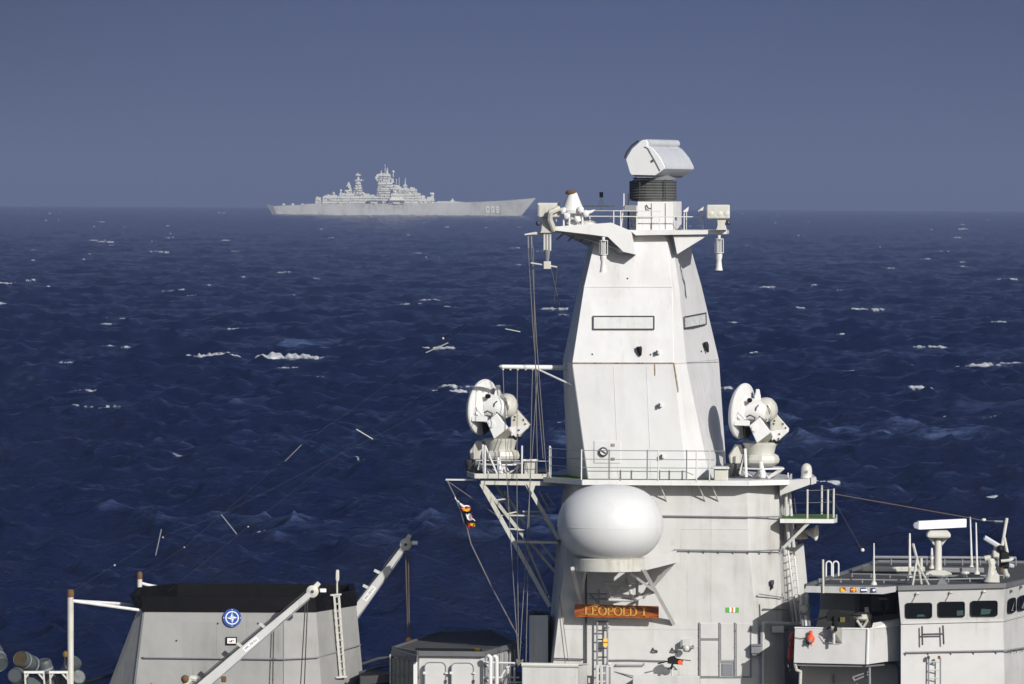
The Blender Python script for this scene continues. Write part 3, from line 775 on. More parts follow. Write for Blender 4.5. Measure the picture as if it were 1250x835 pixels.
# hatch with round dial
ht = MB().pbox(725, 538, 758, 565.5, 3.97, .04).build('access_hatch', M['tower'], mt_, bevel=.02)
mb = MB(); mb.lathe([(.13, 0), (.15, .02), (.15, .06), (.11, .07), (.11, .03)], P(736.5, 551.5, 3.96), (0, -1, 0), 20); mb.build('dial', M['dark'], ht)
mb = MB(); mb.lathe([(.10, 0), (.10, .045)], P(736.5, 551.5, 3.955), (0, -1, 0), 18); mb.build('dial_face', M['white'], ht)
mb = MB(); mb.bar(P(733.5, 549.5, 3.9), P(739.5, 553.5, 3.9), .04, .03); mb.build('dial_bar', M['dark'], ht)
for y in (543, 560): MB().pbox(746.5, y - 1.5, 750.5, y + 1.5, 3.93, .05).build('hinge', M['seam'], ht)
# small cameras and lamps on the front
for px, py in ((803.5, 430.5), (806.5, 495), (809, 557.5)):
    q = MB().pbox(px - 1.6, py - 2.4, px + 2.4, py + 2, sl(py) - .13, .15).build('camera_box', M['tower'], mt_, bevel=.015)
    mb = MB(); mb.pbox(px - 2.8, py - 2.7, px - .6, py + 2.2, sl(py) - .17, .1); mb.build('lens_hood', M['dark'], q)
mb = MB(); mb.lathe([(.08, 0), (.09, .08), (.05, .26), (.02, .30)], P(780, 423, sl(423) - .12), (.15, 0, -1), 12); mb.build('deck_lamp', M['blackm'], mt_)
mb = MB(); mb.lathe([(.07, 0), (.09, .1), (.05, .3), (.03, .34)], P(861, 417.5, 7.0), (.25, 0, -1), 12); mb.build('deck_lamp', M['blackm'], mt_)
for px, py in ((723, 432.5), (794, 433), (766, 340), (856, 429)):
    MB().ball(P(px, py, sl(py) if px < 820 else 6.6), .03, n=8, k=5).build('bolt', M['dark'], mt_)

# ---- main platform at the foot of the tower
z0 = P(800, 588, 2.6).z
plat = MB()
zp = lambda x, d: Vector((P(x, 588, d).x, 200 + d, z0))
outl = [zp(664, 4.4), zp(711, 2.6), zp(913, 2.6), zp(962, 3.4), zp(966, 7.8), zp(900, 11.4), zp(690, 11.4), zp(664, 7.4)]
plat.prism([p - Vector((0, 0, .09)) for p in outl], (0, 0, .09)); plat.build('platform', M['grey'], mt_, bevel=.01)
MB().prism([zp(668, 4.5), zp(712, 2.72), zp(886, 2.72), zp(886, 4.6), zp(720, 6.5), zp(668, 7.0)], (0, 0, .012)).build('green_deck', M['green'], mt_)
mb = MB()
for a, c in zip(outl[:4], outl[1:5]): mb.bar(a + Vector((0, -.02, -.03)), c + Vector((0, -.02, -.03)), .16, .04)
mb.build('platform_edge', M['white'], mt_)
pk = [zp(709.6, 2.75), zp(744, 2.75), zp(803.5, 2.75), zp(850, 2.75), zp(866, 2.75)]
gr = MB().pipe([zp(668, 4.45) + Vector((0, 0, .95)), zp(709.6, 2.75) + Vector((0, 0, .95)), zp(885, 2.75) + Vector((0, 0, .95))], .012, 6).build('guard_rail', M['dull'], mt_)
for h_ in (.42, .68): MB().pipe([zp(668, 4.45) + Vector((0, 0, h_)), zp(709.6, 2.75) + Vector((0, 0, h_)), zp(872, 2.75) + Vector((0, 0, h_))], .011, 6).build('rail_bar', M['dull'], gr)
for p, col in ((zp(672, 4.3), 'white'), (zp(709.6, 2.75), 'white'), (zp(743.5, 2.75), 'dull'), (zp(790, 2.75), 'dull'), (zp(803.5, 2.75), 'white'), (zp(838, 2.75), 'dull'), (zp(850, 2.75), 'white'), (zp(866, 2.75), 'white')):
    MB().tube(p, p + Vector((0, 0, .98)), .022, 7).build('rail_post', M[col], gr)
# stays that brace the overhang back to the wall
for x in (757, 803, 850, 866):
    a = zp(x, 2.55); c = P(x + 11, 612, DF)
    MB().tube(a + Vector((0, 0, .05)), c, .022, 6).build('platform_stay', M['cream'], mt_)
# box locker by the right end of the platform
q = MB().box(zp(872, 3.6), zp(888, 4.3) + Vector((0, 0, .36))).build('deck_box', M['cream'], mt_, bevel=.02)
MB().box(zp(869.5, 3.5) + Vector((0, 0, .37)), zp(889, 4.4) + Vector((0, 0, .42))).build('box_lid', M['white'], q)

# ================================================================= TOP PLATFORM
z1 = P(800, 281, 3.6).z
zq = lambda x, d: Vector((P(x, 281, d).x, 200 + d, z1))
ol = [zq(768, 4.5), zq(887, 4.5), zq(890, 6.4), zq(862, 9.4), zq(705, 9.4), zq(672, 7.0), zq(676, 5.0)]
tp = MB().prism([p - Vector((0, 0, .12)) for p in ol], (0, 0, .12)).build('top_platform', M['white'], mt_, bevel=.01)
# rim plate, white in the sun
MB().prism([P(770, 281.8, 4.44), P(887, 280.6, 4.44), P(887, 285.6, 4.44), P(776, 287.2, 4.44)], (0, .04, 0)).build('rim_plate', M['white'], tp)
# folded left wing: a box beam reaching out and forward
FW = [(677, 276.6), (746, 271.8), (770, 281.8), (776, 311), (761, 307.5), (742, 289.3), (722, 286.6), (677, 281.4)]
MB().prism([P(x, y, 4.1) for x, y in FW], (0, .07, 0)).build('wing_beam', M['white'], tp, bevel=.01)
MB().prism([P(770, 282, 4.13), P(776, 311, 4.13), P(777, 311, 5.0), P(772, 282, 5.0)], (-.06, 0, 0)).build('wing_web', M['white'], tp)
MB().prism([P(678, 277.6, 4.17), P(746, 273.0, 4.17), P(752, 276, 8.6), P(694, 278, 8.6)], (0, 0, -.05)).build('wing_deck', M['grey'], tp)
MB().prism([P(679, 282.5, 4.17), P(742, 290, 4.17), P(762, 308, 4.17), P(745, 311, 5.4), P(716, 300, 7.0), P(692, 288, 7.4)], (0, .02, .05)).build('wing_underside', M['grey'], tp)
for k in range(4): MB().bar(P(688 + 14 * k, 285 + 1.6 * k, 4.3), P(680 + 14 * k, 292 + 1.5 * k, 5.2), .05, .05).build('wing_rib', M['dull'], tp)
MB().prism([P(822, 288, 4.6), P(864, 287.4, 4.6), P(826.5, 310.5, 4.6)], (0, .55, 0)).build('gusset', M['white'], tp, bevel=.01)
# its railing
h1_ = P(800, 257.7, 3.6).z - z1; h2_ = P(800, 264.6, 3.6).z - z1
g2 = MB().pipe([zq(679, 5.2) + Vector((0, 0, h2_)), zq(749, 4.6) + Vector((0, 0, h2_)), zq(861, 4.6) + Vector((0, 0, h2_))], .016, 6).build('top_rail', M['white'], tp)
MB().pipe([zq(709, 5.2) + Vector((0, 0, h1_)), zq(749, 4.6) + Vector((0, 0, h1_)), zq(807, 4.6) + Vector((0, 0, h1_))], .014, 6).build('rail_bar', M['white'], g2)
MB().pipe([zq(711, 9.0) + Vector((0, 0, h1_ + .14)), zq(750, 9.0) + Vector((0, 0, h1_ + .14))], .03, 6).build('rail_bar', M['white'], g2)
for x, hh in ((749, h1_), (757.5, h1_ * 1.0), (777, h2_), (805, h2_), (835, h2_ + .12), (858.5, h2_ + .2), (679, h2_)):
    MB().tube(zq(x, 4.6 if x > 700 else 5.2), zq(x, 4.6 if x > 700 else 5.2) + Vector((0, 0, hh)), .018, 6).build('rail_post', M['white'], g2)
for x in (720, 700): MB().tube(zq(x, 5.0), zq(x, 5.0) + Vector((0, 0, h2_)), .016, 6).build('rail_post', M['white'], g2)
# folded white paddles right of the radar
for x in (838, 856):
    MB().prism([P(x - 4, 257.5, 4.8), P(x + 3, 252, 4.8), P(x + 2, 258, 4.8), P(x - 3, 259.5, 4.8)], (0, .12, 0)).build('folding_paddle', M['white'], tp)
    MB().tube(P(x, 257, 4.85), P(x, 281, 4.85), .015, 6).build('paddle_post', M['white'], tp)

# ---- long range radar on its ribbed mount
ms = thing('radar_mount', 'dark ribbed drum on a white block under the topmost radar', 'radar mount', zq(802, 5.8))
bk = MB(); bk.ring([[P(x0, y, d0) for x0, y, d0 in ((778, y, 5.0), (821, y, 5.0), (832, y, 5.9), (832, y, 7.2), (786, y, 7.2))] for y in (281.5, 246)])
bk.build('base_block', M['white'], ms, bevel=.02)
for x in (795, 812): MB().pbox(x, 248, x + .8, 280, 4.98, .03).build('panel_joint', M['dull'], ms)
mb = MB()
for k in range(5): mb.pbox(814, 250 + k * 5.4, 820, 253.6 + k * 5.4, 4.96, .03)
MB().pipe([P(789, 250, 4.95), P(791, 254, 4.9), P(795, 255, 4.9)], .02).build('cable_loop', M['dark'], ms)
ctr = P(797, 246, 6.0); hd = P(797, 218, 6).z - P(797, 246, 6).z
pr = []; k_ = 7
for i in range(k_ * 4 + 1):
    t_ = i / (k_ * 4); pr.append((.72 + .022 * math.cos(2 * PI * k_ * t_) - .05 * max(0, .12 - t_) * 8, .02 + t_ * (hd - .12)))
MB().lathe([(.5, 0)] + pr + [(.62, hd - .05)], ctr, n=40).build('ribbed_drum', M['canvas'], ms)
mb = MB()
for x, y0, y1 in ((769, 221, 245), (781, 220, 246), (812, 219, 246), (825, 221, 244)): mb.tube(P(x, y0, 5.25 if 775 < x < 820 else 5.9), P(x, y1, 5.25 if 775 < x < 820 else 5.9), .02, 5)
mb.build('lacing_rod', M['dark'], ms)
MB().lathe([(.66, 0), (.68, .05), (.45, .14), (.42, .2)], ctr + Vector((.05, 0, hd - .04)), n=32).build('drum_cap', M['dull'], ms)
M['scanner'] = paint('bright_white_paint', (.82, .82, .82), .35, dirt=.06, rust=.1, wave=.05)
rd = thing('search_radar', 'large white box shaped radar antenna with blue grey curved cover topping the tower', 'radar', P(803, 216, 6.0))
MB().lathe([(.36, 0), (.32, .12), (.26, .3)], P(803, 219, 6.1), n=24).build('turntable', M['dark'], rd)
# profile of the end plate, then swept along the antenna
sw = Vector((.97, 2.4, 0.0)); e_h = Vector((2.4, -.97, 0)).normalized()
o0 = P(786, 200, 5.0)
def pl(px, py):
    return o0 + e_h * ((px - 786) * S(5) / e_h.x) + Vector((0, 0, (200 - py) * S(5)))
prof = [(765.2, 195), (767, 191), (772.6, 181.6), (783, 172), (786, 170.6), (789.5, 171.3), (791.5, 175), (791, 178), (794, 179.2), (798, 182), (806, 192), (811.6, 203), (811.4, 206), (807, 209.5), (800.6, 214), (772, 213.6), (770, 211)]
MB().prism([pl(*p) for p in prof], sw).build('housing', M['drum'], rd, bevel=.015)
plate = [(x - (788 - x) * .004, y) for x, y in prof]
MB().prism([pl(*p) - sw.normalized() * .07 for p in prof], sw.normalized() * .075).build('end_plate', M['scanner'], rd, bevel=.012)
mb = MB(); mb.pipe([pl(788, 179) - sw.normalized() * .09, pl(792, 181) - sw.normalized() * .09, pl(800, 195) - sw.normalized() * .09, pl(807, 208.5) - sw.normalized() * .09], .012, 5)
mb.build('plate_joint', M['dull'], rd)
mb = MB(); mb.bar(pl(797, 195) - sw.normalized() * .1, pl(798.6, 197.4) - sw.normalized() * .1, .04, .03); mb.build('handle', M['dark'], rd)
mb = MB(); mb.pipe([pl(764.4, 193) - e_h * .05 , pl(768, 186) - e_h * .07, pl(774, 178) - e_h * .08, pl(781, 172) - e_h * .05], .03, 6); mb.build('feed_rim', M['dark'], rd)
MB().tube(pl(790, 174.6) - sw.normalized() * .02, pl(790, 174.6) + sw * 1.0, .12, 16).build('feed_tube', M['drum'], rd)
MB().prism([pl(800.6, 213), pl(772, 213), pl(778, 217), pl(796, 217)], sw).build('underside', M['dull'], rd)

# ---- jammer boxes at both ends of the top platform
def jammer(px0, px1, y0, y1, yb, d, label, name='jammer_box'):
    q = thing(name, label, 'antenna box', P((px0 + px1) / 2, yb, d + .3))
    MB().pbox(px0, y0, px1, y1, d, .6).build('box', M['cream'], q, bevel=.05, seg=3)
    xm = (px0 + px1) / 2 + (-3 if px0 < 700 else 4)
    MB().ring([[P(xm - w_, y, d + .1), P(xm + w_, y, d + .1), P(xm + w_, y, d + .5), P(xm - w_, y, d + .5)] for y, w_ in ((y1, 5.5), ((y1 + yb) / 2, 5), (yb - 2, 6), (yb, 7.5))]).build('pedestal', M['cream'], q, bevel=.02)
    return q
q = jammer(655.5, 683, 247.5, 265.5, 284.5, 3.4, 'cream box antenna on a stubby pedestal at the left tip of the top platform')
MB().pbox(656.2, 250, 658.5, 264, 3.38, .03).build('cover_strip', M['dull'], q)
mb = MB(); mb.pipe([P(683, 254, 3.3), P(672, 259, 3.2), P(671, 268, 3.3), P(676, 281, 3.5)], .09); mb.build('hinge_arm', M['cream'], q)
MB().pbox(681.6, 247.5, 683.6, 262, 3.35, .3).build('hinge_plate', M['dark'], q)
MB().ball(P(657, 272.5, 3.5), .08, n=10, k=6).build('knob', M['dark'], q)
q = jammer(862.5, 891, 249.8, 267.2, 281, 3.9, 'cream box antenna on a stubby pedestal at the right tip of the top platform')
for x in (868, 878.5, 887): MB().lathe([(.09, 0), (.09, .02), (.07, .03)], P(x, 261, 3.92), (0, -1, 0), 14).build('round_cover', M['cream'], q)
MB().lathe([(.07, 0), (.08, .06), (.05, .1)], P(887.5, 272, 4.0), (1, -.4, 0), 12).build('side_lamp', M['dark'], q)

# ---- cone on the left of the top platform
cn = thing('tactical_beacon', 'white cone with brown top and stacked collars beside the left antenna box', 'antenna', P(698, 281, 5))
MB().lathe([(.0, 0), (.3, 0), (.28, .08), (.10, .3), (.12, .42), (.32, .48), (.35, .58), (.32, .66), (.22, .9), (.14, 1.10), (.10, 1.16)], P(699, 279, 5), n=24).build('cone', M['white'], cn)
MB().lathe([(.06, 0), (.17, .02), (.18, .07), (.13, .13), (.05, .14)], P(697, 237.5, 5), n=16).build('brown_cap', M['rust'], cn)
for x, y in ((690, 259), (706, 258), (712, 262), (694, 266), (703, 270)):
    MB().lathe([(.05, 0), (.12, .05), (.12, .12), (.03, .2)], P(x, y, 4.7), ((x - 699) * .1, -.3, .5), 10).build('side_horn', M['white'], cn)
mb = MB(); mb.prism([P(706, 259, 4.8), P(727, 255.5, 4.8), P(724, 259, 4.8), P(716, 263, 4.8), P(707, 265, 4.8)], (0, .3, 0)); mb.build('fairing', M['white'], cn, bevel=.03)
for x in (688, 695, 711): MB().tube(P(x, 262, 4.7), P(x, 281, 4.7), .03, 6).build('leg', M['white'], cn)
mb = MB().ball(P(717, 274, 5.2), .3, .25, .14).build('dome', M['cream'], cn)
# thin wind sensor
ws = thing('wind_sensor', 'thin pole with dark cup sensor standing behind the top railing', 'wind sensor', P(734, 256, 8))
MB().tube(P(734, 258, 8), P(734, 238, 8), .02, 6).build('pole', M['white'], ws)
MB().tube(P(734, 241, 8), P(734, 234.5, 8), .06, 8).build('sensor_head', M['dark'], ws)
for dx in (-4, 4): MB().tube(P(734, 242, 8), P(734 + dx, 252, 8), .01, 5).build('stay', M['white'], ws)
for x, y0, lb in ((761.5, 236, 'thin white whip aerial just left of the ribbed drum'), (767, 236, 'thin dark whip aerial touching the left side of the ribbed drum')):
    o = MB().tube(P(x, 281, 5.3), P(x, y0, 5.3), .03, 6, .018).build('whip_aerial', M['white' if x < 765 else 'dark'])
    tag(o, lb, 'aerial')
wk = thing('equipment_rack', 'dark stack of small boxes between the top railing and radar mount', 'equipment rack', P(771, 281, 4.6))
for y0, y1, x0, x1 in ((250.5, 257, 762, 777), (259, 264, 768, 777), (266, 271, 770, 777), (272.5, 277, 771, 776.5)):
    MB().pbox(x0, y0, x1, y1, 4.6, .4).build('box', M['dull' if y0 < 258 else 'dark'], wk, bevel=.02)
for x in (761, 777.5): MB().tube(P(x, 251, 4.7), P(x - 3 * (x < 770), 281, 4.7), .02, 6).build('upright', M['white'], wk)

# ---- hanging lantern aerials under the top platform
def lantern(px, yt, yc, yb, d, label, mtl='white', r=.13):
    q = thing('hanging_aerial', label, 'aerial', P(px, yb, d), 'cage and bottle aerials hung under the top platform')
    MB().tube(P(px, yt, d), P(px, yc, d), .05, 8).build('stem', M[mtl], q)
    mb = MB(); n_ = 6
    for i in range(n_):
        a = 2 * PI * i / n_; off = Vector((math.cos(a), math.sin(a), 0)) * r
        mb.tube(P(px, yt + 5, d) + off, P(px, yc, d) + off, .012, 5)
    for yy in (yt + 5, yc): mb.lathe([(r, 0), (r + .012, 0), (r + .012, .02), (r, .02), (r, 0)], P(px, yy, d), n=12)
    mb.build('cage', M[mtl], q)
    H_ = (yb - yc) * S(d)
    MB().lathe([(.05, 0), (.10, -.02), (.10, -H_ * .25), (.075, -H_ * .4), (.095, -H_ * .8), (.12, -H_), (.02, -H_)], P(px, yc, d), n=16).build('bottle', M[mtl], q)
    return q
lantern(736.5, 289, 311, 332.5, 2.9, 'white cage and bottle aerial hanging in front of the tower face')
lantern(877.8, 287, 309, 330, 4.3, 'white cage and bottle aerial hanging at the right end of the top platform')
q = thing('cross_aerial', 'grey cage aerial with crossbar hanging at the left end of the top platform', 'aerial', P(668, 328, 3.6))
mb = MB()
for dx in (-3.5, 0, 3.5): mb.tube(P(668 + dx, 286, 3.6), P(668 + dx, 306, 3.6), .035, 6)
mb.build('cage', M['cream'], q); MB().lathe([(.1, 0), (.06, -.3), (.05, -.35)], P(668, 305, 3.6), n=10).build('taper', M['dull'], q)
MB().pbox(663.5, 319, 672.5, 328.5, 3.5, .22).build('centre_box', M['cream'], q, bevel=.02)
MB().tube(P(648, 321, 3.6), P(680, 326, 3.6), .025, 6).build('crossbar', M['cream'], q)
# stub fin that leads the halyards
q = thing('halyard_bracket', 'small white fin shaped bracket left of the top platform leading the halyards', 'bracket', P(652, 288, 3.8))
MB().prism([P(640, 287.5, 3.7), P(640, 285.5, 3.7), P(654, 283, 3.7), P(664, 285.5, 3.7), P(663, 287.5, 3.7), P(652, 286.5, 3.7)], (0, .25, 0)).build('fin', M['cream'], q, bevel=.02)
for x in (644.5, 648.5): MB().tube(P(x, 287, 3.8), P(x + .5, 303, 3.8), .025, 6).build('rod', M['dull'], q)

# ================================================================= HALYARDS AND WIRES
def cable(name, pts, r, mtl, label, cat, group=None, sag=0.0):
    q = []
    for a, b_ in zip(pts[:-1], pts[1:]):
        a = Vector(a); b_ = Vector(b_); n_ = 10 if sag else 1
        for i in range(n_): 
            t_ = i / n_; q.append(a.lerp(b_, t_) - Vector((0, 0, 4 * sag * t_ * (1 - t_))))
    q.append(Vector(pts[-1]))
    mb = MB(); mb.pipe(q, r, 5)
    return tag(mb.build(name, mtl), label, cat, group)
hg = 'halyards hanging left of the mast tower'
for k, (x0, y0, x1, y1, lb) in enumerate((
        (644, 290, 663, 560, 'slack grey halyard falling from the far left fin past the left dish radar'),
        (648, 290, 667, 577, 'grey halyard falling from the fin just right of the slack one'),
        (651, 300, 656, 562, 'straight grey halyard from the fin to behind the left dish radar'))):
    cable('halyard', [P(x0, y0, 3.8), P(x0 + (x1 - x0) * .38, y0 + (y1 - y0) * .45, 3.9), P(x1, y1, 4.2)], .011, M['rope'], lb, 'halyard', hg)
for x0, y0, x1, lb in ((614, 452, 626, 'halyard from the outer end of the white yardarm'), (631.5, 452, 630, 'halyard from the second eye of the white yardarm'),
                   (650, 452, 642, 'halyard from the middle eye of the white yardarm'), (656.5, 452, 634, 'halyard crossing behind the lattice bracket from the yardarm')):
    ym = 585
    cable('halyard', [P(x0, y0, 4.0), P(x0 + (x1 - x0) * .4, ym, 3.4), P(x1 if x1 > 632 else 633, 808, 2.6)], .011, M['rope'], lb, 'halyard', hg)
for x0, y0, x1, y1, lb in ((671, 320, 683, 372, 'short thin wire dropping from the crossbar aerial towards the tower'), (680, 327, 676, 372, 'short thin wire hanging from the right end of the crossbar')):
    cable('aerial_wire', [P(x0, y0, 3.7), P(x1, y1, 5.2)], .012, M['rope'], lb, 'wire')
# yardarm
q = thing('yardarm', 'white horizontal yardarm with eyes below, left of the mast tower', 'yardarm', P(693, 449, 5.6))
MB().tube(P(611, 447.5, 4.0), P(694, 449, 5.6), .062, 10, .085).build('spar', M['white'], q)
MB().lathe([(.001, 0), (.06, .12)], P(608.5, 447.3, 3.96), (1, .02, -.02), 8).build('spar_tip', M['white'], q)
for x in (614, 623, 632, 641.5, 650): MB().ball(P(x, 451, 4.0 + (x - 611) * .019), .035, n=8, k=5).build('eye', M['cream'], q)
MB().tube(P(655, 450, 4.8), P(700, 471, 4.2), .028, 6).build('strut', M['white'], q)
MB().tube(P(655, 450, 4.8), P(690, 467, 6.0), .028, 6).build('strut', M['white'], q)
# long wire aerials: thin wire, white insulator rods, small strain weights
def longwire(pts, rods, blobs, label, d0, d1, r=.003):
    q = thing('long_wire_aerial', label, 'wire aerial', P(pts[0][0], pts[0][1], d0), 'wire aerials stretched aft from the mast')
    n_ = len(pts) - 1
    dd = lambda x: d0 + (d1 - d0) * (x - pts[0][0]) / (pts[-1][0] - pts[0][0])
    mb = MB(); mb.pipe([P(x, y, dd(x)) for x, y in pts], r, 5); mb.build('wire', M['wire'], q)
    for a, b_ in rods: MB().tube(P(*a, dd(a[0])), P(*b_, dd(b_[0])), .016, 6).build('insulator_rod', M['cream' if a[1] < 560 else 'dull'], q)
    for x, y, s in blobs:
        MB().ball(P(x, y, dd(x)), .032 * s, n=8, k=5).build('strain_weight', M['cream'], q)
        MB().tube(P(x + 1.5, y - 1, dd(x)), P(x + 8, y - 6, dd(x)), .035, 6, .010).build('clamp', M['blackm'], q)
longwire([(654, 330), (547, 417), (368, 543), (225, 668), (171, 704)], [((520, 430.5), (547, 418.5)), ((348, 563), (368, 543))], [(541, 413, 1.1), (225, 668, .8)], 'wire aerial with white insulator rods ending near the rear funnel post', 4, 9)
longwire([(648, 392), (627, 404), (445, 530), (303, 643), (205, 722)], [((617, 401.5), (635, 405)), ((435, 524), (455, 536))], [(303, 643, .8)], 'wire aerial running over the middle of the black funnel top', 4.2, 7)
longwire([(640, 440), (270, 628), (197, 655), (140, 690), (88, 722)], [((270, 628), (289, 652)), ((190, 678), (197, 646))], [(199, 656, .8), (140, 690, 1)], 'wire aerial coming down to the white post left of the funnel', 4.4, 3)
cable('guy_wire', [P(1018, 603, 5), P(1180, 631.5, 8), P(1200, 635.5, 8.2), P(1232, 637, 8.5)], .015, M['brownwire'], 'brown greased wire running from the side platform to the bridge roof aerials', 'wire')
q = thing('strain_insulator', 'single white insulator on the brown wire beside the whip aerials', 'insulator', P(1201, 635.5, 8))
MB().ball(P(1201, 634.6, 8), .07, .05, .05, n=10, k=6).build('bead', M['white'], q); MB().tube(P(1214, 636.3, 8), P(1224, 636.7, 8), .03, 6).build('rod', M['dull'], q)
q = thing('strain_insulator', 'single white insulator floating left of the tripod aerial over the sea', 'insulator', P(1053, 670, 5))
MB().ball(P(1053, 671.5, 5), .06, .05, .06, n=10, k=6).build('bead', M['white'], q); MB().tube(P(1052, 671, 5), P(1012, 600, 5), .006, 5).build('wire', M['wire'], q)
MB().tube(P(1051, 670.4, 5), P(1043, 668.4, 5), .03, 6, .01).build('clamp', M['blackm'], q)
# ================================================================= FIRE CONTROL DISHES
def make_dish(loc, label):
    q = thing('tracking_radar', label, 'radar', loc, 'dish radars on either side of the mast')
    u = S(5.5) / 6.42
    def L_(X, Y, dep=0.0):            # crop pixels of the right hand dish, origin at its foot
        return Vector(loc) + Vector(((X - 285) * u, dep, (822 - Y) * u))
    ax = Vector((-.90, .43, .10)).normalized()
    c = L_(133, 300, -.05)
    MB().lathe([(.06, -.10), (.40, -.07), (.72, .0), (.87, .055), (.885, .10), (.87, .12)], c - ax * .10, ax, 48).build('dish', M['white'], q)
    MB().lathe([(.88, 0), (.86, .05), (.78, .12), (.60, .19), (.35, .245), (.05, .26)], c + ax * .02, ax, 48).build('dish_cover', M['drum'], q)
    # lower back of the dish is open: black shroud
    MB().prism([L_(140, 415, -.62), L_(205, 425, -.5), L_(200, 475, -.45), L_(150, 525, -.55)], (-.03, .3, 0)).build('shroud', M['blackm'], q)
    MB().prism([L_(62, 365, -.75), L_(185, 370, -.75), L_(185, 410, -.75), L_(62, 408, -.75)], (0, .4, 0)).build('side_box', M['white'], q, bevel=.015)
    mb = MB()
    mb.pipe([L_(75, 350, -.7), L_(100, 305, -.72), L_(150, 360, -.72)], .035); mb.pipe([L_(105, 355, -.7), L_(85, 320, -.7)], .03)
    mb.build('waveguide', M['white'], q)
    mb = MB().pipe([L_(160, 340, -.72), L_(185, 325, -.75), L_(225, 345, -.7), L_(215, 370, -.72), L_(175, 360, -.72)], .022); mb.build('cable_loop', M['dark'], q)
    MB().pipe([L_(255, 335, -.72), L_(300, 370, -.74), L_(335, 430, -.7)], .025).build('cable_loop', M['dark'], q)
    # hub and feed housing behind the dish
    MB().lathe([(.42, 0), (.42, .35), (.32, .62), (.25, .7)], L_(175, 300, .05), -ax, 24).build('hub', M['white'], q)
    MB().lathe([(.04, 0), (.07, .02), (.06, .14), (.08, .16)], L_(190, 212, -.42), (-.2, -1, 0), 12).build('breather', M['blackm'], q)
    MB().ring([[L_(x0, y, -.15), L_(x1, y, -.15), L_(x1, y, .15), L_(x0, y, .15)] for y, x0, x1 in ((215, 222, 278), (180, 228, 274), (150, 236, 268), (128, 238, 264))]).build('feed_horn', M['white'], q, bevel=.02)
    MB().pbox  # noqa
    mb = MB(); mb.prism([L_(215, 235, -.35), L_(250, 235, -.35), L_(250, 275, -.35), L_(215, 275, -.35)], (0, .3, 0)); mb.build('bracket', M['cream'], q, bevel=.02)
    # yoke arm towards the viewer
    MB().prism([L_(180, 410, -.82), L_(262, 340, -.82), L_(352, 458, -.82), L_(240, 545, -.82)], (0, .28, 0)).build('yoke_arm', M['white'], q, bevel=.025)
    mb = MB(); mb.lathe([(.09, 0), (.10, .02), (.10, .05), (.0, .055)], L_(222, 430, -.82), (0, -1, 0), 18); mb.build('bearing_cap', M['white'], q)
    MB().prism([L_(240, 545, -.78), L_(352, 458, -.78), L_(372, 500, -.3), L_(300, 570, -.2), L_(195, 570, -.3)], (0, .5, 0)).build('yoke_root', M['cream'], q, bevel=.03)
    # second, smaller radar on the axis
    MB().lathe([(.05, -.02), (.28, 0), (.36, .08), (.385, .20), (.38, .34), (.33, .47), (.22, .56), (.09, .60), (.01, .61)], L_(262, 300, .1), Vector((1, -.55, .22)), 28).build('second_radar', M['cream'], q)
    MB().lathe([(.39, 0), (.405, .03), (.39, .06)], L_(262, 316, .06), Vector((1, -.75, .12)), 28).build('clamp_ring', M['dull'], q)
    MB().prism([L_(300, 330, -.42), L_(330, 300, -.42), L_(352, 330, -.42), L_(322, 372, -.42)], (0, .3, 0)).build('motor_box', M['cream'], q, bevel=.02)
    MB().pipe([L_(255, 250, -.45), L_(236, 268, -.5), L_(232, 292, -.5)], .02).build('cable_loop', M['dark'], q)
    MB().pipe([L_(325, 250, -.42), L_(345, 290, -.46), L_(340, 330, -.4)], .014).build('cable_loop', M['dull'], q)
    MB().prism([L_(352, 262, -.2), L_(385, 268, -.2), L_(392, 300, -.2), L_(360, 318, -.2)], (0, .35, 0)).build('sight_box', M['white'], q, bevel=.03)
    # far yoke: slanting box with black bolt holes
    MB().prism([L_(352, 340, .1), L_(398, 318, .1), L_(505, 440, .1), L_(400, 560, .1), L_(330, 560, .1), L_(350, 440, .1)], (0, .4, 0)).build('yoke_frame', M['cream'], q, bevel=.03)
    MB().prism([L_(340, 455, -.15), L_(490, 432, -.15), L_(498, 458, -.15), L_(400, 545, -.15), L_(372, 560, -.15)], (0, .28, 0)).build('drive_housing', M['white'], q, bevel=.03)
    for x, y in ((398, 337), (452, 400), (422, 478), (415, 515), (470, 430), (385, 376), (380, 400)):
        MB().lathe([(.028, 0), (.028, .02), (.001, .022)], L_(x, y, -.16 if y > 410 else .09), (0, -1, 0), 8).build('bolt', M['blackm'], q)
    MB().pipe([L_(375, 525, -.2), L_(395, 545, -.25), L_(415, 535, -.2), L_(430, 545, -.1)], .045).build('cable_loop', M['blackm'], q)
    # pedestal
    MB().lathe([(.62, 0), (.64, .03), (.62, .06), (.60, .10), (.54, .36), (.56, .40), (.50, .43)][::-1] if False else [(.40, 0), (.44, .03), (.44, .07), (.50, .34), (.54, .40), (.545, .44), (.48, .46)], L_(272, 660, .0), n=32).build('turntable', M['cream'], q)
    MB().lathe([(.30, 0), (.40, .04), (.56, .16), (.58, .26), (.54, .38), (.44, .44)], L_(283, 745, .0), n=8).build('pedestal_bulge', M['cream'], q, bevel=.03, ang=20)
    MB().lathe([(.14, 0), (.12, .3), (.16, .5)], L_(285, 822, 0), n=14).build('column', M['white'], q)
    R_ = .78; mb = MB(); pts = []
    for i in range(6):
        a = PI / 6 + i * PI / 3; pts.append(Vector((math.cos(a) * R_, math.sin(a) * R_, 0)))
    base = L_(285, 822)
    for i in range(6):
        a_, b_ = pts[i], pts[(i + 1) % 6]
        top = Vector((0, 0, .30)); mid = (a_ + b_) / 2 * .62
        mb.tube(base + a_ + top, base + b_ + top, .028, 6)
        mb.tube(base + mid + Vector((0, 0, .0)), base + a_ + top, .028, 6); mb.tube(base + mid, base + b_ + top, .028, 6)
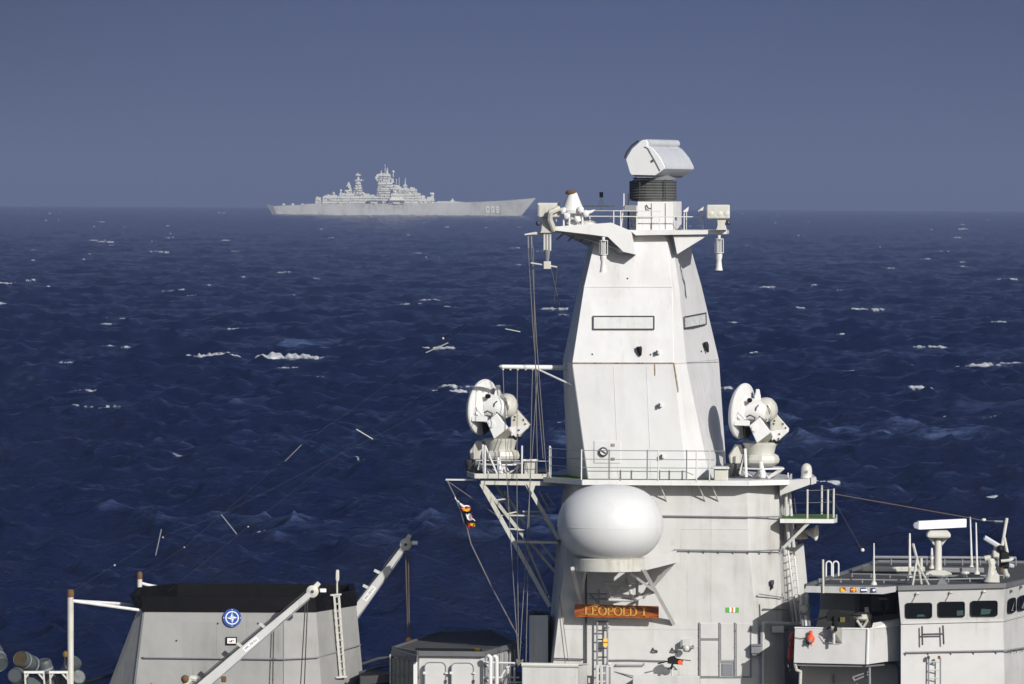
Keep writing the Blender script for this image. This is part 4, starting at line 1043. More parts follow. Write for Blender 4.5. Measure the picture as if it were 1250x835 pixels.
    mb.build('truss_stand', M['white'], q)
    MB().tube(L_(150, 590, -.6), L_(160, 812, -.7), .045, 6).build('leg', M['white'], q)
    MB().tube(L_(150, 620, -.6), L_(110, 790, -.5), .03, 6).build('leg', M['white'], q)
    MB().tube(L_(272, 690, -.7), L_(290, 812, -.72), .06, 8, .1).build('leg', M['white'], q)
    # cooling unit beside the pedestal
    MB().ring([[L_(x0, y, -.1), L_(x1, y, -.1), L_(x1, y, .6), L_(x0, y, .6)] for y, x0, x1 in ((715, 40, 120), (650, 30, 135), (600, 62, 140), (565, 80, 130))]).build('cooling_unit', M['cream'], q, bevel=.04)
    MB().lathe([(.20, 0), (.26, .1), (.30, .36), (.28, .4)], L_(62, 815, .1), n=16).build('cable_drum', M['dark'], q)
    return q
dl = P(929.5, 583, 5.5)
d1 = make_dish(dl, 'white dish radar on a hexagonal truss stand right of the mast tower')
d2 = dup(d1, P(612.5, 578, 5.9), math.radians(-5), 'white dish radar on the outrigger platform left of the mast tower')

# small dome at the right tip
q = thing('small_dome', 'small white capsule dome standing on the right tip of the mast platform', 'dome', P(984.5, 583, 4.2))
MB().lathe([(.17, 0), (.17, .22), (.165, .28), (.14, .37), (.08, .43), (.01, .45)], P(984.5, 583, 4.2), n=24).build('shell', M['cream'], q)
MB().lathe([(.18, 0), (.18, .05)], P(984.5, 583.3, 4.2), n=24).build('collar', M['white'], q)
MB().lathe([(.05, 0), (.05, .01)], P(984.5, 576, 4.02), (0, -1, 0), 12).build('badge', M['dull'], q)
o = MB().tube(P(962, 583, 4.4), P(962, 577, 4.4), .02, 6).build('stub_aerial', M['white']); tag(o, 'tiny white stub standing between the right dish radar and the small dome', 'aerial')

# ================================================================= BIG RADOME
rm = thing('satellite_radome', 'big white egg shaped radome on a bracket over the name board', 'radome', P(745, 697, 1.4))
cR = P(745, 640, 1.35)
secs = []; n_ = 48
prof_ = []
for j in range(25):
    t_ = -PI / 2 * .80 + (PI / 2 * 1.8) * j / 24
    z = math.sin(t_) * (1.22 if t_ > 0 else 1.15); r_ = abs(math.cos(t_)) ** .74 * 1.63
    prof_.append((max(r_, .005), z))
MB().lathe(prof_, cR, n=64).build('shell', M['radome'], rm)
for t_ in (-.05,):
    MB().lathe([(1.628, -.012), (1.634, -.012), (1.634, .012), (1.628, .012)], cR + Vector((0, 0, t_)), n=64).build('shell_joint', M['radome'], rm)
MB().lathe([(.8, 0), (1.10, .0), (1.14, .02), (1.14, .38), (1.10, .40), (.9, .44)], P(744.5, 696.5, 1.35) , n=64).build('base_ring', M['cream'], rm)
zb = P(744, 690, 1.35).z
arm = MB()
arm.ring([[P(786, y0, .9), P(826, y1, 2.2), P(826, y1, 3.3), P(786, y0, 3.3)] for y0, y1 in ((697, 687), (682, 671.5))])
arm.build('bracket_arm', M['grey'], rm, bevel=.015)
arm = MB(); arm.ring([[P(700, y, 1.3), P(712, y, 1.3), P(712, y, 3.3), P(700, y, 3.3)] for y in (696, 683)])
arm.build('bracket_arm', M['grey'], rm, bevel=.015)
MB().lathe([(.9, 0), (.9, .03)], P(745, 697, 1.5), n=40).build('ring_floor', M['dull'], rm)
for a, b_, r_ in (((699, 694, .9), (709, 737, 3.2), .075), ((715, 694, 1.3), (709, 732, 3.2), .05), ((785, 694, .7), (822, 761, 3.2), .075), ((821, 688, 2.4), (786, 728, 3.2), .075), ((768, 699, .8), (800, 722, 3.2), .05)):
    mb = MB(); mb.bar(P(*a), P(*b_), r_ * 1.5, r_ * 1.5); mb.build('strut', M['grey'], rm)
# searchlight cradle under the radome
ck = thing('searchlight_cradle', 'grey pipe frame cradle fixed to the wall between radome and name board', 'frame', P(755, 735, 2.7))
mb = MB()
mb.pipe([P(736, 712, 2.4), P(768, 712, 2.4)], .05); mb.pipe([P(743, 732, 2.3), P(772, 733, 2.3), P(783, 729, 2.9)], .05)
mb.build('frame', M['grey'], ck)
for pts_, r_ in (([(736, 709, 2.4), (737, 715, 2.4), (744, 719, 2.4), (744, 732, 2.4)], .035), ([(765, 706, 2.4), (768, 714, 2.3), (772, 733, 2.3)], .06), ([(770, 712, 2.4), (776, 712, 3.2)], .03), ([(780, 708, 3.1), (780, 738, 3.1)], .03),
                 ([(752, 722, 2.4), (758, 717, 2.3), (765, 722, 2.4)], .03), ([(745, 728, 2.3), (757, 727, 2.3), (770, 729, 2.3)], .06)):
    MB().pipe([P(*p_) for p_ in pts_], r_).build('bar', M['grey'], ck)
ck2 = thing('wire_shelf', 'thin grey wire shelf on the wall left of the pipe cradle', 'shelf', P(728, 737, 3.0))
for pts_ in ([(719, 725, 2.8), (741, 725, 2.8)], [(719, 731, 2.8), (741, 731, 2.8)], [(719, 724, 3.1), (730, 736, 2.8)], [(731, 719, 2.8), (731, 738, 2.8)]):
    MB().pipe([P(*p_) for p_ in pts_], .025).build('bar', M['dull'], ck2)
o = MB().pipe([P(715.5, 700, 3.1), P(715.5, 835, 3.1)], .03).build('wall_conduit', M['dark']); tag(o, 'thin dark vertical conduit behind the left end of the name board', 'pipe')
o = MB().pipe([P(683, 727, 3.1), P(694, 808, 3.05)], .012).build('wall_rope', M['rope']); tag(o, 'thin grey rope slanting down the wall left of the name board', 'rope')

# ================================================================= NAME BOARD
nb = thing('name_board', 'varnished brown wooden board with gold letters LEOPOLD I', 'name board', P(752.5, 754, 2.75))
bz = lambda x, y, d=2.72: P(x, y, d)
MB().prism([bz(702, 752.3), bz(803.5, 754.5), bz(803.5, 740.6), bz(702, 738)], (0, .06, 0)).build('board', M['board'], nb, bevel=.01)
mb = MB()
cq = [bz(702, 752.3), bz(803.5, 754.5), bz(803.5, 740.6), bz(702, 738)]
for i in range(4): mb.bar(cq[i] - Y1 * .01, cq[(i + 1) % 4] - Y1 * .01, .035, .03)
mb.build('board_moulding', M['board'], nb)
for x in (712, 790): MB().bar(P(x, 746, 2.78), P(x, 746, 3.2), .05, .05).build('standoff', M['dull'], nb)
def letter(ch, x0, w_, mb):
    """classic capitals with thick and thin strokes and serifs; x0, w_ in pixels along the board"""
    yb, yt = 751.2, 741.0
    def T(u_, v_): # board coords
        x = x0 + u_ * w_; return P(x, yb + (yt - yb) * v_ + (x - 752) * .023, 2.705)
    def st(u0, v0, u1, v1, th):
        a, b_ = T(u0, v0), T(u1, v1); mb.bar(a, b_, th, .03)
    K, H_ = .048, .026
    hw = .024 / (w_ * S(2.7))
    def serif(u_, v_): st(u_ - .2 * 8 / w_, v_, u_ + .2 * 8 / w_, v_, .022)
    def arc(cu_, cv, ru, rv, a0, a1, n=20):
        prev = None
        for i in range(n + 1):
            a = a0 + (a1 - a0) * i / n
            p = T(cu_ + ru * math.cos(a), cv + rv * math.sin(a))
            if prev is not None: mb.bar(prev, p, H_ * .8 + K * .75 * abs(math.cos(a)), .03)
            prev = p
    if ch in 'LEDPI':
        u_ = .5 if ch == 'I' else .16
        if ch == 'I': w_ = 4.0
        st(u_, 0, u_, 1, K * (1.25 if ch == 'I' else 1)); serif(u_, 0); serif(u_, 1)
        if ch == 'I': st(-.1, 0, 1.1, 0, H_); st(-.1, 1, 1.1, 1, H_)
    if ch == 'L': st(.16, .0, .95, .0, H_); st(.95, 0, .95, .22, H_)
    if ch == 'E':
        st(.16, 0, .92, 0, H_); st(.92, 0, .92, .2, H_); st(.16, 1, .86, 1, H_); st(.86, 1, .86, .82, H_); st(.16, .52, .7, .52, H_)
    if ch == 'O': arc(.5, .5, .46, .5, 0, 2 * PI)
    if ch == 'D': st(.16, 0, .42, 0, H_); st(.16, 1, .42, 1, H_); arc(.42, .5, .52, .5, -PI / 2, PI / 2)
    if ch == 'P': st(.16, 1, .5, 1, H_); st(.16, .46, .5, .46, H_); arc(.5, .73, .42, .27, -PI / 2, PI / 2)
for ch, x0, w_ in (('L', 714, 7.6), ('E', 722.5, 7.0), ('O', 730.6, 9.8), ('P', 741.6, 7.4), ('O', 749.4, 9.8), ('L', 760.4, 7.4), ('D', 768.4, 8.8), ('I', 784, 4.6)):
    mb = MB(); letter(ch, x0, w_, mb); mb.build('letter', M['gold'], nb, smooth=False)

# ladder with yellow tag below the board
lw = thing('wall_ladder', 'dark rung ladder on the wall under the name board with a yellow tag', 'ladder', P(736, 835, 3.0))
for x in (729, 741.5): MB().tube(P(x, 757, 3.0), P(x, 845, 3.0), .03, 6).build('ladder_rail', M['dull'], lw)
for k in range(8): MB().tube(P(729, 759 + k * 10.8, 3.0), P(741.5, 759 + k * 10.8, 3.0), .022, 6).build('rung', M['dark'], lw)
for y in (764, 810): MB().tube(P(741, y, 3.0), P(744, y + 1, 3.2), .04, 6).build('standoff', M['white'], lw)
o = MB().m(0).pbox(736.4, 779.5, 741.6, 783.5, 2.92, .04).m(1).pbox(736.4, 783.5, 741.6, 785, 2.92, .04).m(0).pbox(736.4, 785, 741.6, 789, 2.92, .04).build('ladder_tag', [M['yellow'], M['red']])
tag(o, 'small yellow tag with a red stripe hanging on the wall ladder', 'tag')
# machine gun with orange red end cap on the wall
def machine_gun(loc, s, label, cap=None, flip=1):
    g_ = thing('machine_gun', label, 'gun', loc, 'machine guns in view')
    Lg = lambda x, y, z: Vector(loc) + Vector((x * flip, y, z)) * s
    MB().prism([Lg(-.12, -.06, .18), Lg(.34, -.06, .14), Lg(.36, -.06, .30), Lg(.16, -.06, .34), Lg(.1, -.06, .42), Lg(-.02, -.06, .40), Lg(-.12, -.06, .34)], (0, .12 * s, 0)).build('receiver', M['blackm'], g_, bevel=.008)
    MB().tube(Lg(-.12, 0, .25), Lg(-.42, 0, .17), .022 * s, 8).build('barrel', M['blackm'], g_)
    MB().tube(Lg(.3, 0, .30), Lg(.6, 0, .27), .014 * s, 6).build('grip_bar', M['blackm'], g_)
    mb = MB(); mb.tube(Lg(.04, 0, .2), Lg(.0, 0, 0), .035 * s, 8); mb.tube(Lg(.04, 0, .1), Lg(-.12, 0, .0), .02 * s, 6); mb.tube(Lg(.04, 0, .1), Lg(.16, 0, .0), .02 * s, 6)
    mb.build('mount', M['blackm'], g_)
    MB().tube(Lg(.03, 0, .02), Lg(.03, 0, -.3), .03 * s, 8).build('post', M['grey'], g_)
    if cap: MB().lathe([(.001, 0), (.07 * s, .0), (.075 * s, .03), (.001, .035)], Lg(.27, -.06, .22), (0, -1, 0), 16).build('cap', M[cap], g_)
    return g_
machine_gun(P(819.5, 817, 2.6), 1.0, 'small black machine gun with an orange cap against the deckhouse wall', 'orange')

# ================================================================= LOW STRUCTURES AT THE FOOT
o = MB()
q = thing('ventilation_shaft', 'plain grey vertical trunk in shade at the left foot of the deckhouse', 'vent trunk', P(657, 812, 5))
MB().ring([[P(646, y, 5), P(669, y, 4.6), P(673, y, 7), P(650, y, 7)] for y in (870, 751)]).build('casing', M['grey'], q, bevel=.02)
mb = MB(); mb.pipe([P(647, 750.5, 5), P(652, 747, 5.1), P(657, 750, 5.2), P(662, 748, 5.3), P(669, 750, 5)], .06); mb.build('top_pipe', M['dark'], q)
q = thing('rope_locker', 'low grey locker with a rounded white lid at the foot of the deckhouse', 'locker', P(670, 835, 1.2))
MB().ring([[P(637, y, 1.2), P(705, y + .8, 1.2), P(717, y + .5, 2.8), P(640, y, 2.8)] for y in (870, 811)]).build('casing', M['grey'], q, bevel=.03)
MB().pipe([P(636.5, 811.5, 1.2), P(706, 812.5, 1.2)], .07).build('lid_edge', M['cream'], q)
MB().ring([[P(637, y, 1.15), P(707, y + .8, 1.15), P(719, y + .5, 3.0), P(640, y, 3.0)] for y in (811, 809.3)]).build('lid', M['cream'], q, bevel=.015)
q = thing('breakwater_locker', 'long pale grey locker top along the lower edge before the deckhouse', 'locker', P(812, 835, 1.4))
MB().ring([[P(772, y, 1.4), P(853.5, y, 1.4), P(855, y, 3.1), P(778, y, 3.1)] for y in (870, 825)]).build('casing', M['grey'], q, bevel=.03)
q = thing('ladder_well', 'dark recessed grating box at the foot of the wall ladder', 'grating', P(738, 835, 2.3))
mb = MB()
for x in (729, 734, 741): mb.tube(P(x, 812, 2.5), P(x, 850, 2.5), .05, 6)
for y in (813, 822, 832): mb.tube(P(727, y, 2.5), P(742, y, 2.5), .03, 6)
mb.build('frame', M['grey'], q); MB().pbox(735.5, 815, 745.5, 850, 2.9, .28).build('dark_board', M['dull'], q)

# ================================================================= LEFT OUTRIGGER
og = thing('outrigger', 'white lattice outrigger carrying the platform of the left dish radar', 'outrigger', P(640, 585, 5.5))
zo = P(640, 581, 4.6).z
zr = lambda x, d, dz=0: Vector((P(x, 581, d).x, 200 + d, zo + dz))
pp = [zr(571, 5.6), zr(580, 4.4), zr(668, 4.4), zr(672, 7.6), zr(585, 7.6), zr(571, 6.6)]
MB().prism([p - Vector((0, 0, .05)) for p in pp], (0, 0, .05)).build('platform', M['roofrim'], og)
mb = MB()
for a, c in zip(pp, pp[1:] + pp[:1]): mb.bar(a, c, .15, .05)
mb.build('platform_edge', M['cream'], og)
MB().bar(P(587, 588.7, 4.6), P(671, 590, 4.6), .14, .14).build('lower_beam', M['cream'], og)
MB().bar(P(592, 588.7, 7.2), P(690, 590, 7.2), .14, .14).build('lower_beam', M['cream'], og)
MB().bar(P(544, 585.5, 5.0), P(582, 585.8, 5.0), .05, .05).build('boom_rod', M['cream'], og)
for a, b_, w_ in (((587.5, 590, 4.6), (671, 740, 5.4), .13), ((590, 592, 4.6), (637, 652, 5.6), .10), ((607, 594, 7.2), (637, 652, 5.6), .09), ((617, 602, 7.2), (641, 640, 7), .09), ((643, 591, 4.6), (682, 658, 5.0), .12),
                   ((637, 652, 5.6), (668, 725, 6.2), .06), ((648, 663, 7), (683, 705, 7), .08), ((660, 663, 7), (690, 700, 7), .06), ((658, 600, 6), (672, 626, 6.4), .05), ((666, 602, 6), (676, 616, 6.4), .05)):
    MB().bar(P(*a), P(*b_), w_, w_).build('strut', M['cream'], og)
for a, b_ in (((612, 629), (668, 630)), ((638, 624.5), (663, 624.5)), ((620, 645.5), (640, 647)), ((604, 611), (617, 609)), ((612, 629), (630, 625)), ((598, 590), (645, 590))):
    MB().tube(P(*a, 5.2), P(*b_, 5.4), .025, 6).build('rung', M['cream'], og)
mb = MB(); mb.prism([P(643, 591, 4.5), P(654, 591, 4.5), P(650, 603, 4.5)], (0, .06, 0)); mb.build('gusset', M['cream'], og)
MB().ring([[P(630.5, y, 4.9), P(680, y, 4.9), P(686, y - 1.6, 6.6), P(640, y - 1.6, 6.6)] for y in (662.8, 660)]).build('catwalk', M['dull'], og)
MB().bar(P(630.5, 661.5, 4.85), P(681, 662.4, 4.85), .07, .05).build('catwalk_edge', M['cream'], og)
g3 = MB().pipe([P(572, 572, 5.2), P(581, 562, 4.5), P(671, 563, 4.5)], .012, 6).build('guard_rail', M['white'], og)
for x in (592, 637, 671): MB().tube(zr(x, 4.45), zr(x, 4.45, .95), .03, 6).build('rail_post', M['white'], g3)
MB().tube(zr(592, 4.45, .95), zr(607, 4.45, .05), .03, 6).build('rail_brace', M['white'], g3)
q = thing('deck_box', 'small rusty cream box beside the left dish radar', 'box', P(650, 580, 5.2))
MB().ring([[P(640, y, 5), P(655, y, 5), P(656, y, 5.8), P(642, y, 5.8)] for y in (580, 563)]).build('casing', M['cream'], q, bevel=.02)
MB().ring([[P(638.5, y, 4.9), P(656.5, y, 4.9), P(657, y, 5.9), P(640, y, 5.9)] for y in (563, 560.5)]).build('lid', M['white'], q, bevel=.01)
for x in (560,): 
    cable('guy_rope', [P(546, 587, 5.0), P(612, 633, 5.2)], .012, M['rope'], 'thin grey guy rope from the boom rod to the outrigger lattice', 'rope')
# signal hoist
cable('signal_halyard', [P(546, 587, 5.0), P(556, 607, 4.9), P(570, 646, 4.6)], .014, M['rope'], 'upper part of the signal halyard above the flags', 'halyard')
cable('signal_halyard', [P(569, 640, 4.6), P(575, 664, 4.5), P(600, 716, 4.0), P(632, 776, 3.3)], .017, M['rope'], 'lower part of the signal halyard running down to the deck', 'halyard')
sf = thing('signal_hoist', 'bunched signal flags in black, yellow, red and white on the halyard', 'flags', P(566, 646, 4.6))
def cloth(pts, mtl, name='flag', amp=.05, d=4.6):
    """a small crumpled flag between four pixel corners, real cloth sheet with thickness"""
    n = 9; mb = MB(); A_, B_, C_, D_ = [P(*p, d) for p in pts]
    vs = []
    ph = random.random() * 6
    for s_ in (0, .012):
        for i in range(n):
            for j in range(n):
                u_, v_ = i / (n - 1), j / (n - 1)
                p = A_.lerp(B_, u_).lerp(D_.lerp(C_, u_), v_)
                vs.append(p + Vector((.25 * amp * math.sin(7 * v_ + ph), amp * 1.6 * math.sin(9 * u_ + 4 * v_ + ph) * (.3 + u_) + s_, amp * .5 * math.sin(8 * u_ + ph))))
    fs = []
    for k in (0, n * n):
        for i in range(n - 1):
            for j in range(n - 1): fs.append((k + i * n + j, k + i * n + j + 1, k + (i + 1) * n + j + 1, k + (i + 1) * n + j))
    ed = [i * n for i in range(n)] + [(n - 1) * n + j for j in range(1, n)] + [i * n + n - 1 for i in range(n - 2, -1, -1)] + [j for j in range(n - 2, 0, -1)]
    for a, b_ in zip(ed, ed[1:] + ed[:1]): fs.append((a, b_, b_ + n * n, a + n * n))
    mb.add(vs, fs); return mb.build(name, mtl, sf, ang=80)
cloth([(555, 607), (561, 614), (563, 617), (557, 611)], M['signwhite'])
cloth([(560, 614), (573, 618), (575, 620), (563, 619)], M['signwhite'], amp=.03)
cloth([(562, 619), (575, 618), (574, 623), (565, 624)], M['red'], amp=.04)
cloth([(564, 620.5), (574, 621), (573, 624.5), (566, 624)], M['flagyellow'], amp=.03, d=4.5)
cloth([(564, 624), (573, 624), (571, 627), (566, 628)], M['blackm'], amp=.03)
cloth([(568, 627), (575, 628), (580, 636), (570, 634)], M['signwhite'], amp=.05)
cloth([(575, 627), (577, 630), (578, 634), (575, 630)], M['red'], amp=.02, d=4.52)
cloth([(570, 634), (581, 637), (580.5, 639), (571, 637)], M['blackm'], amp=.03, d=4.55)
cloth([(572, 637), (580, 638.5), (580, 643.5), (574, 642)], M['flagyellow'], amp=.04)
cloth([(566, 626), (568.5, 628), (571.5, 648), (569, 648)], M['blackm'], amp=.03, d=4.6)
cloth([(561, 622), (563, 624), (568, 642), (566.5, 641)], M['drum'], amp=.02, d=4.65)
cloth([(571, 637), (575, 642), (573, 647), (571.5, 646)], M['red'], amp=.03, d=4.58)

# ================================================================= SIDE PLATFORM AND HORN
sp_ = thing('side_platform', 'small green floored platform with white rails on the right side of the deckhouse', 'platform', P(985, 634, 5))
zs = P(985, 630.5, 5).z
zz = lambda x, d, dz=0: Vector((P(x, 630.5, d).x, 200 + d, zs + dz))
o4 = [zz(952, 3.4), zz(1018, 3.4), zz(1022, 4.0), zz(1022, 6.4), zz(955, 6.4)]
MB().prism([p - Vector((0, 0, .13)) for p in o4], (0, 0, .13)).build('deck_plate', M['white'], sp_, bevel=.01)
MB().prism([p + (Vector((zz(987, 4.9))) - p) * .04 for p in o4], (0, 0, .012)).build('green_mat', M['green'], sp_)
MB().bar(zz(988, 3.5, -.1), P(956.5, 668.5, 3.9), .09, .09).build('brace', M['white'], sp_)
MB().bar(zz(990, 6.2, -.1), P(962, 668.5, 6.0), .08, .08).build('brace', M['white'], sp_)
for x, d in ((985.5, 3.5), (1010.5, 3.5), (1017.5, 4.1), (1003, 6.3)): MB().tube(zz(x, d), zz(x, d, .92), .032, 7).build('rail_post', M['cream'], sp_)
for h_ in (.88, .5): MB().pipe([zz(960, 5, h_ - .1), zz(985.5, 3.5, h_), zz(1010.5, 3.5, h_ + .02), zz(1017.5, 4.1, h_), zz(1003, 6.3, h_)], .010, 5).build('rail_wire', M['rope'], sp_)
for x0, x1, d in ((959, 960, 4.2), (963, 966, 4.6), (967.5, 972, 5)):
    o = MB().pipe([P(x0, 592, d), P(x1, 630, d)], .05 if x0 < 967 else .02).build('riser', M['grey' if x0 != 967.5 else 'dark'])
    tag(o, {959: 'thick grey riser pipe behind the bracket wing', 963: 'second grey riser pipe nearest the green floored platform', 967.5: 'thin dark pole standing above the green floored platform'}[x0], 'pipe')
for x0, x1, d in ((960.5, 963.5, 4.0), (965, 969, 4.3)):
    o = MB().pipe([P(x0, 634, d), P(x1, 668, d)], .055).build('riser', M['grey'])
    tag(o, 'left grey riser pipe below the green floored platform' if x0 < 963 else 'right grey riser pipe below the green floored platform, beside the horn', 'pipe')
hn = thing('ship_horn', 'cream trumpet horn pointing right under the green floored platform', 'horn', P(985, 649, 4.6))
MB().lathe([(.07, 0), (.07, .25), (.09, .45), (.14, .6), (.20, .70), (.255, .75), (.25, .77), (.16, .68), (.02, .6)], P(968, 648, 4.8), (1, -.35, -.06), 28, .95).build('trumpet', M['cream'], hn)
MB().lathe([(.1, 0), (.16, .04), (.16, .2), (.1, .24)], P(972, 643.5, 5), (1, -.2, 0), 16).build('diaphragm', M['cream'], hn)
q = thing('siren_box', 'rusty cream lamp box just below the ship horn', 'lamp', P(976, 661, 4.8))
MB().lathe([(.24, 0), (.26, .05), (.2, .14), (.08, .2)], P(976.5, 658, 4.8), n=16).build('hood', M['cream'], q); MB().lathe([(.2, 0), (.22, .06)], P(976, 661, 4.8), n=12).build('base', M['rust'], q)

# ================================================================= BRIDGE
br = thing('bridge_house', 'grey bridge deckhouse with outward leaning window band and dark roof', 'bridge', P(1165, 835, 3))
zR = P(1095, 718, .4).z            # roof level
zW = P(1095, 761, .6).z            # sill level
def rp(px, d, z): 
    return zx(px, d, z)
roof = [rp(984, .9, zR), rp(1095, .3, zR), rp(1227, 1.9, zR), rp(1262, 5.6, zR), rp(1330, 9, zR), rp(1330, 14.4, zR), rp(1071, 14.4, zR)]
MB().prism([p - Vector((0, 0, .06)) for p in roof], (0, 0, .06)).build('roof', M['roof'], br)
mb = MB(); cs = roof + [roof[0]]
for a, c in zip(cs[:-1], cs[1:]): mb.bar(a + Vector((0, 0, .01)), c + Vector((0, 0, .01)), .14, .12)
mb.build('roof_rim', M['roofrim'], br)
wl = [[rp(1096, .36, zR - .06), rp(1226.5, 1.95, zR - .06), rp(1261.5, 5.6, zR - .06), rp(1320, 9, zR - .06), rp(1320, 13.8, zR - .06), rp(1100, 13.8, zR - .06)],
      [rp(1099.5, .7, zW), rp(1224.5, 2.25, zW), rp(1259, 5.8, zW), rp(1320, 9, zW), rp(1320, 13.8, zW), rp(1100, 13.8, zW)],
      [rp(1099.5, .75, zW - 3.4), rp(1228, 2.3, zW - 3.4), rp(1262, 5.8, zW - 3.4), rp(1320, 9, zW - 3.4), rp(1320, 13.8, zW - 3.4), rp(1100, 13.8, zW - 3.4)]]
MB().ring(wl[:2]).build('window_band', M['bridge'], br, bevel=.015, ang=14)
MB().ring(wl[1:]).build('wall', M['bridge'], br, bevel=.015, ang=14)
mb = MB()
for a, c in zip(wl[1][:3], wl[1][1:3]): mb.bar(a + Vector((0, -.02, 0)), c + Vector((0, -.02, 0)), .05, .08)
mb.build('sill_ledge', M['bridge'], br)
def bwin(poly, fa, fb, parent=br, push=.0, kids=True):
    """rounded window on the leaning band between roof corner columns fa, fb (pixels, depth)"""
    def dd(x, y):
        t_ = (x - fa[0]) / (fb[0] - fa[0]); base = fa[1] + (fb[1] - fa[1]) * t_
        return base + .34 * (y - 716) / 44
    x0, y0, x1, y1, tilt = poly
    pts = []; r_ = 3.2
    for cx, cy, a0 in ((x1 - r_, y0 + r_, -PI / 2), (x1 - r_, y1 - r_, 0), (x0 + r_, y1 - r_, PI / 2), (x0 + r_, y0 + r_, PI)):
        rx = min(r_, (x1 - x0) / 3)
        for k in range(5):
            a = a0 + PI / 2 * k / 4; pts.append((cx + (r_ - rx) * (1 if cx > (x0 + x1) / 2 else -1) + rx * math.cos(a), cy + r_ * math.sin(a)))
    pts = [(x, y + tilt * (x - x0)) for x, y in pts]
    n = len(pts); cx = sum(p[0] for p in pts) / n; cy = sum(p[1] for p in pts) / n
    W = lambda x, y, o: P(x, y, dd(x, y) - o)
    inn = [(cx + (x - cx) * (1 - 2.2 / (x1 - x0) * 1.2), cy + (y - cy) * .90) for x, y in pts]
    f = MB(); f.ring([[W(x, y, -.02) for x, y in pts], [W(x, y, .085) for x, y in pts], [W(x, y, .085) for x, y in inn], [W(x, y, .05) for x, y in inn]], close=False)
    fo = f.build('window', M['blackm'], parent)
    g_ = MB(); g_.prism([W(x, y, .055) for x, y in inn], (0, .01, 0)); g_.build('glass', M['glass'], fo)
    return fo
F0, F1 = (1096, .36), (1226.5, 1.95)
wins = [(1105, 736, 1138, 755.2, -.012), (1145, 734.6, 1178, 753.8, -.012), (1185, 733.4, 1218, 752.8, -.012)]
for i, q in enumerate(wins):
    o = bwin(q, F0, F1)
    def WW(x, y, o_=.006): return P(x, y, .36 + 1.59 * (x - 1096) / 130.5 + .34 * (y - 716) / 44 - o_)
    sc_ = [[(1119, 753), (1120, 750.5), (1127, 750), (1130, 752.6)], [(1168, 745.5), (1176, 745), (1176, 751), (1168, 751.4)], [(1198, 743), (1210, 744), (1208, 749.5), (1197, 750.5)]][i]
    MB().prism([WW(x, y, .062) for x, y in sc_], (0, .003, 0)).build('painted_reflection', M['pane_reflection'], o)  # green window reflection painted as a thin patch over the glass
for q in ((1231, 731, 1240.5, 749.5, -.25), (1243, 728, 1254, 746.5, -.25)):
    bwin(q, (1226.5, 1.9), (1261.5, 5.5))
# wipers
for x, y in ((1120, 726), (1161, 724.5), (1201.5, 723.5), (1234, 723), (1246, 718)):
    d = .36 + 1.59 * min(1.05, (x - 1096) / 130.5) - .05 + (0 if x < 1228 else (x - 1227) * .1)
    mb = MB(); mb.tube(P(x, y - 1.5, d), P(x - 5, y + 8, d), .02, 6); mb.tube(P(x - .5, y - 2.5, d), P(x, y, d - .02), .06, 8); mb.build('wiper', M['cream' if x < 1228 else 'dark'], br)
wall_rail(br, [P(1105, 796.2, .78), P(1230, 793.6, 2.3), P(1262, 788.5, 5.7)], .024, .10, 10, M['dull'], .12)
lr = MB(); lr.pipe([P(1125.5, 764.5, .85), P(1126, 787.5, .85)], .028); lr.build('grab_bar', M['dark'], br)
MB().pipe([P(1151, 763.5, 1.15), P(1152, 786.5, 1.15)], .028).build('grab_bar', M['dark'], br)
MB().pipe([P(1126, 774.5, .83), P(1152, 773.8, 1.13)], .028).build('grab_bar', M['dark'], br)
q = thing('bridge_ladder', 'short ladder on the bridge front below the hand rail', 'ladder', P(1141, 850, 1))
for x in (1133.5, 1148): MB().pipe([P(x, 803, 1.0), P(x, 850, 1.0)], .025).build('ladder_rail', M['dull'], q)
for k in range(5): MB().tube(P(1133.5, 808 + k * 10, 1.0), P(1148, 808 + k * 10, 1.0), .02, 6).build('rung', M['cream'], q)
for x, c in ((1133.5, 'dark'), (1146.5, 'rust')): MB().pbox(x - 1.5, 801, x + 1.5, 804.5, .85, .15).build('ladder_hook', M[c], q)

# open bridge wing
bw = thing('bridge_wing', 'open bridge wing with curved grey bulwark under a flat canopy', 'bridge wing', P(1030, 812, 1.5))
MB().prism([P(968.5, 809.5, -.2), P(1058.5, 811.5, -.2), P(1061, 767.3, -.2), P(970, 766, -.2)], (0, .05, 0)).build('bulwark', M['bridge'], bw, bevel=.015)
MB().prism([P(1058.5, 811.5, -.2), P(1081, 808, .2), P(1098, 807, .75), P(1099, 763, .7), P(1061, 767.3, -.2)], (0, .05, 0)).build('bulwark', M['bridge'], bw, bevel=.015)
MB().prism([P(968.5, 809.5, -.18), P(970, 766, -.18), P(975, 764, 3.2), P(975, 805, 3.2)], (.05, 0, 0)).build('bulwark', M['bridge'], bw, bevel=.015)
mb = MB(); mb.bar(P(969.5, 766, -.18), P(1061, 767.3, -.18), .035, .09); mb.bar(P(1061, 767.3, -.18), P(1099, 763, .7), .035, .09); mb.build('cap_rail', M['white'], bw)
MB().pipe([P(1060, 768, -.22), P(1058.7, 811, -.22)], .05).build('corner_round', M['white'], bw)
MB().prism([P(1064, 767.5, -.15), P(1099, 762.6, .7), P(1098.5, 755, .75), P(1066, 760.5, .2)], (0, .08, 0)).build('windscreen_sill', M['white'], bw)
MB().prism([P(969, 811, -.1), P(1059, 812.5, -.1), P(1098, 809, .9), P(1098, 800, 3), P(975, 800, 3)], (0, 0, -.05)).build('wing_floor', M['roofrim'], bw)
fas = MB().prism([P(981, 723.2, .65), P(1078, 725.3, .12), P(1093.5, 722.5, .2), P(1093.5, 715.6, .2), P(1078, 717, .12), P(984, 715.3, .65)], (0, .07, 0)).build('canopy_fascia', M['bridge'], br, bevel=.008)
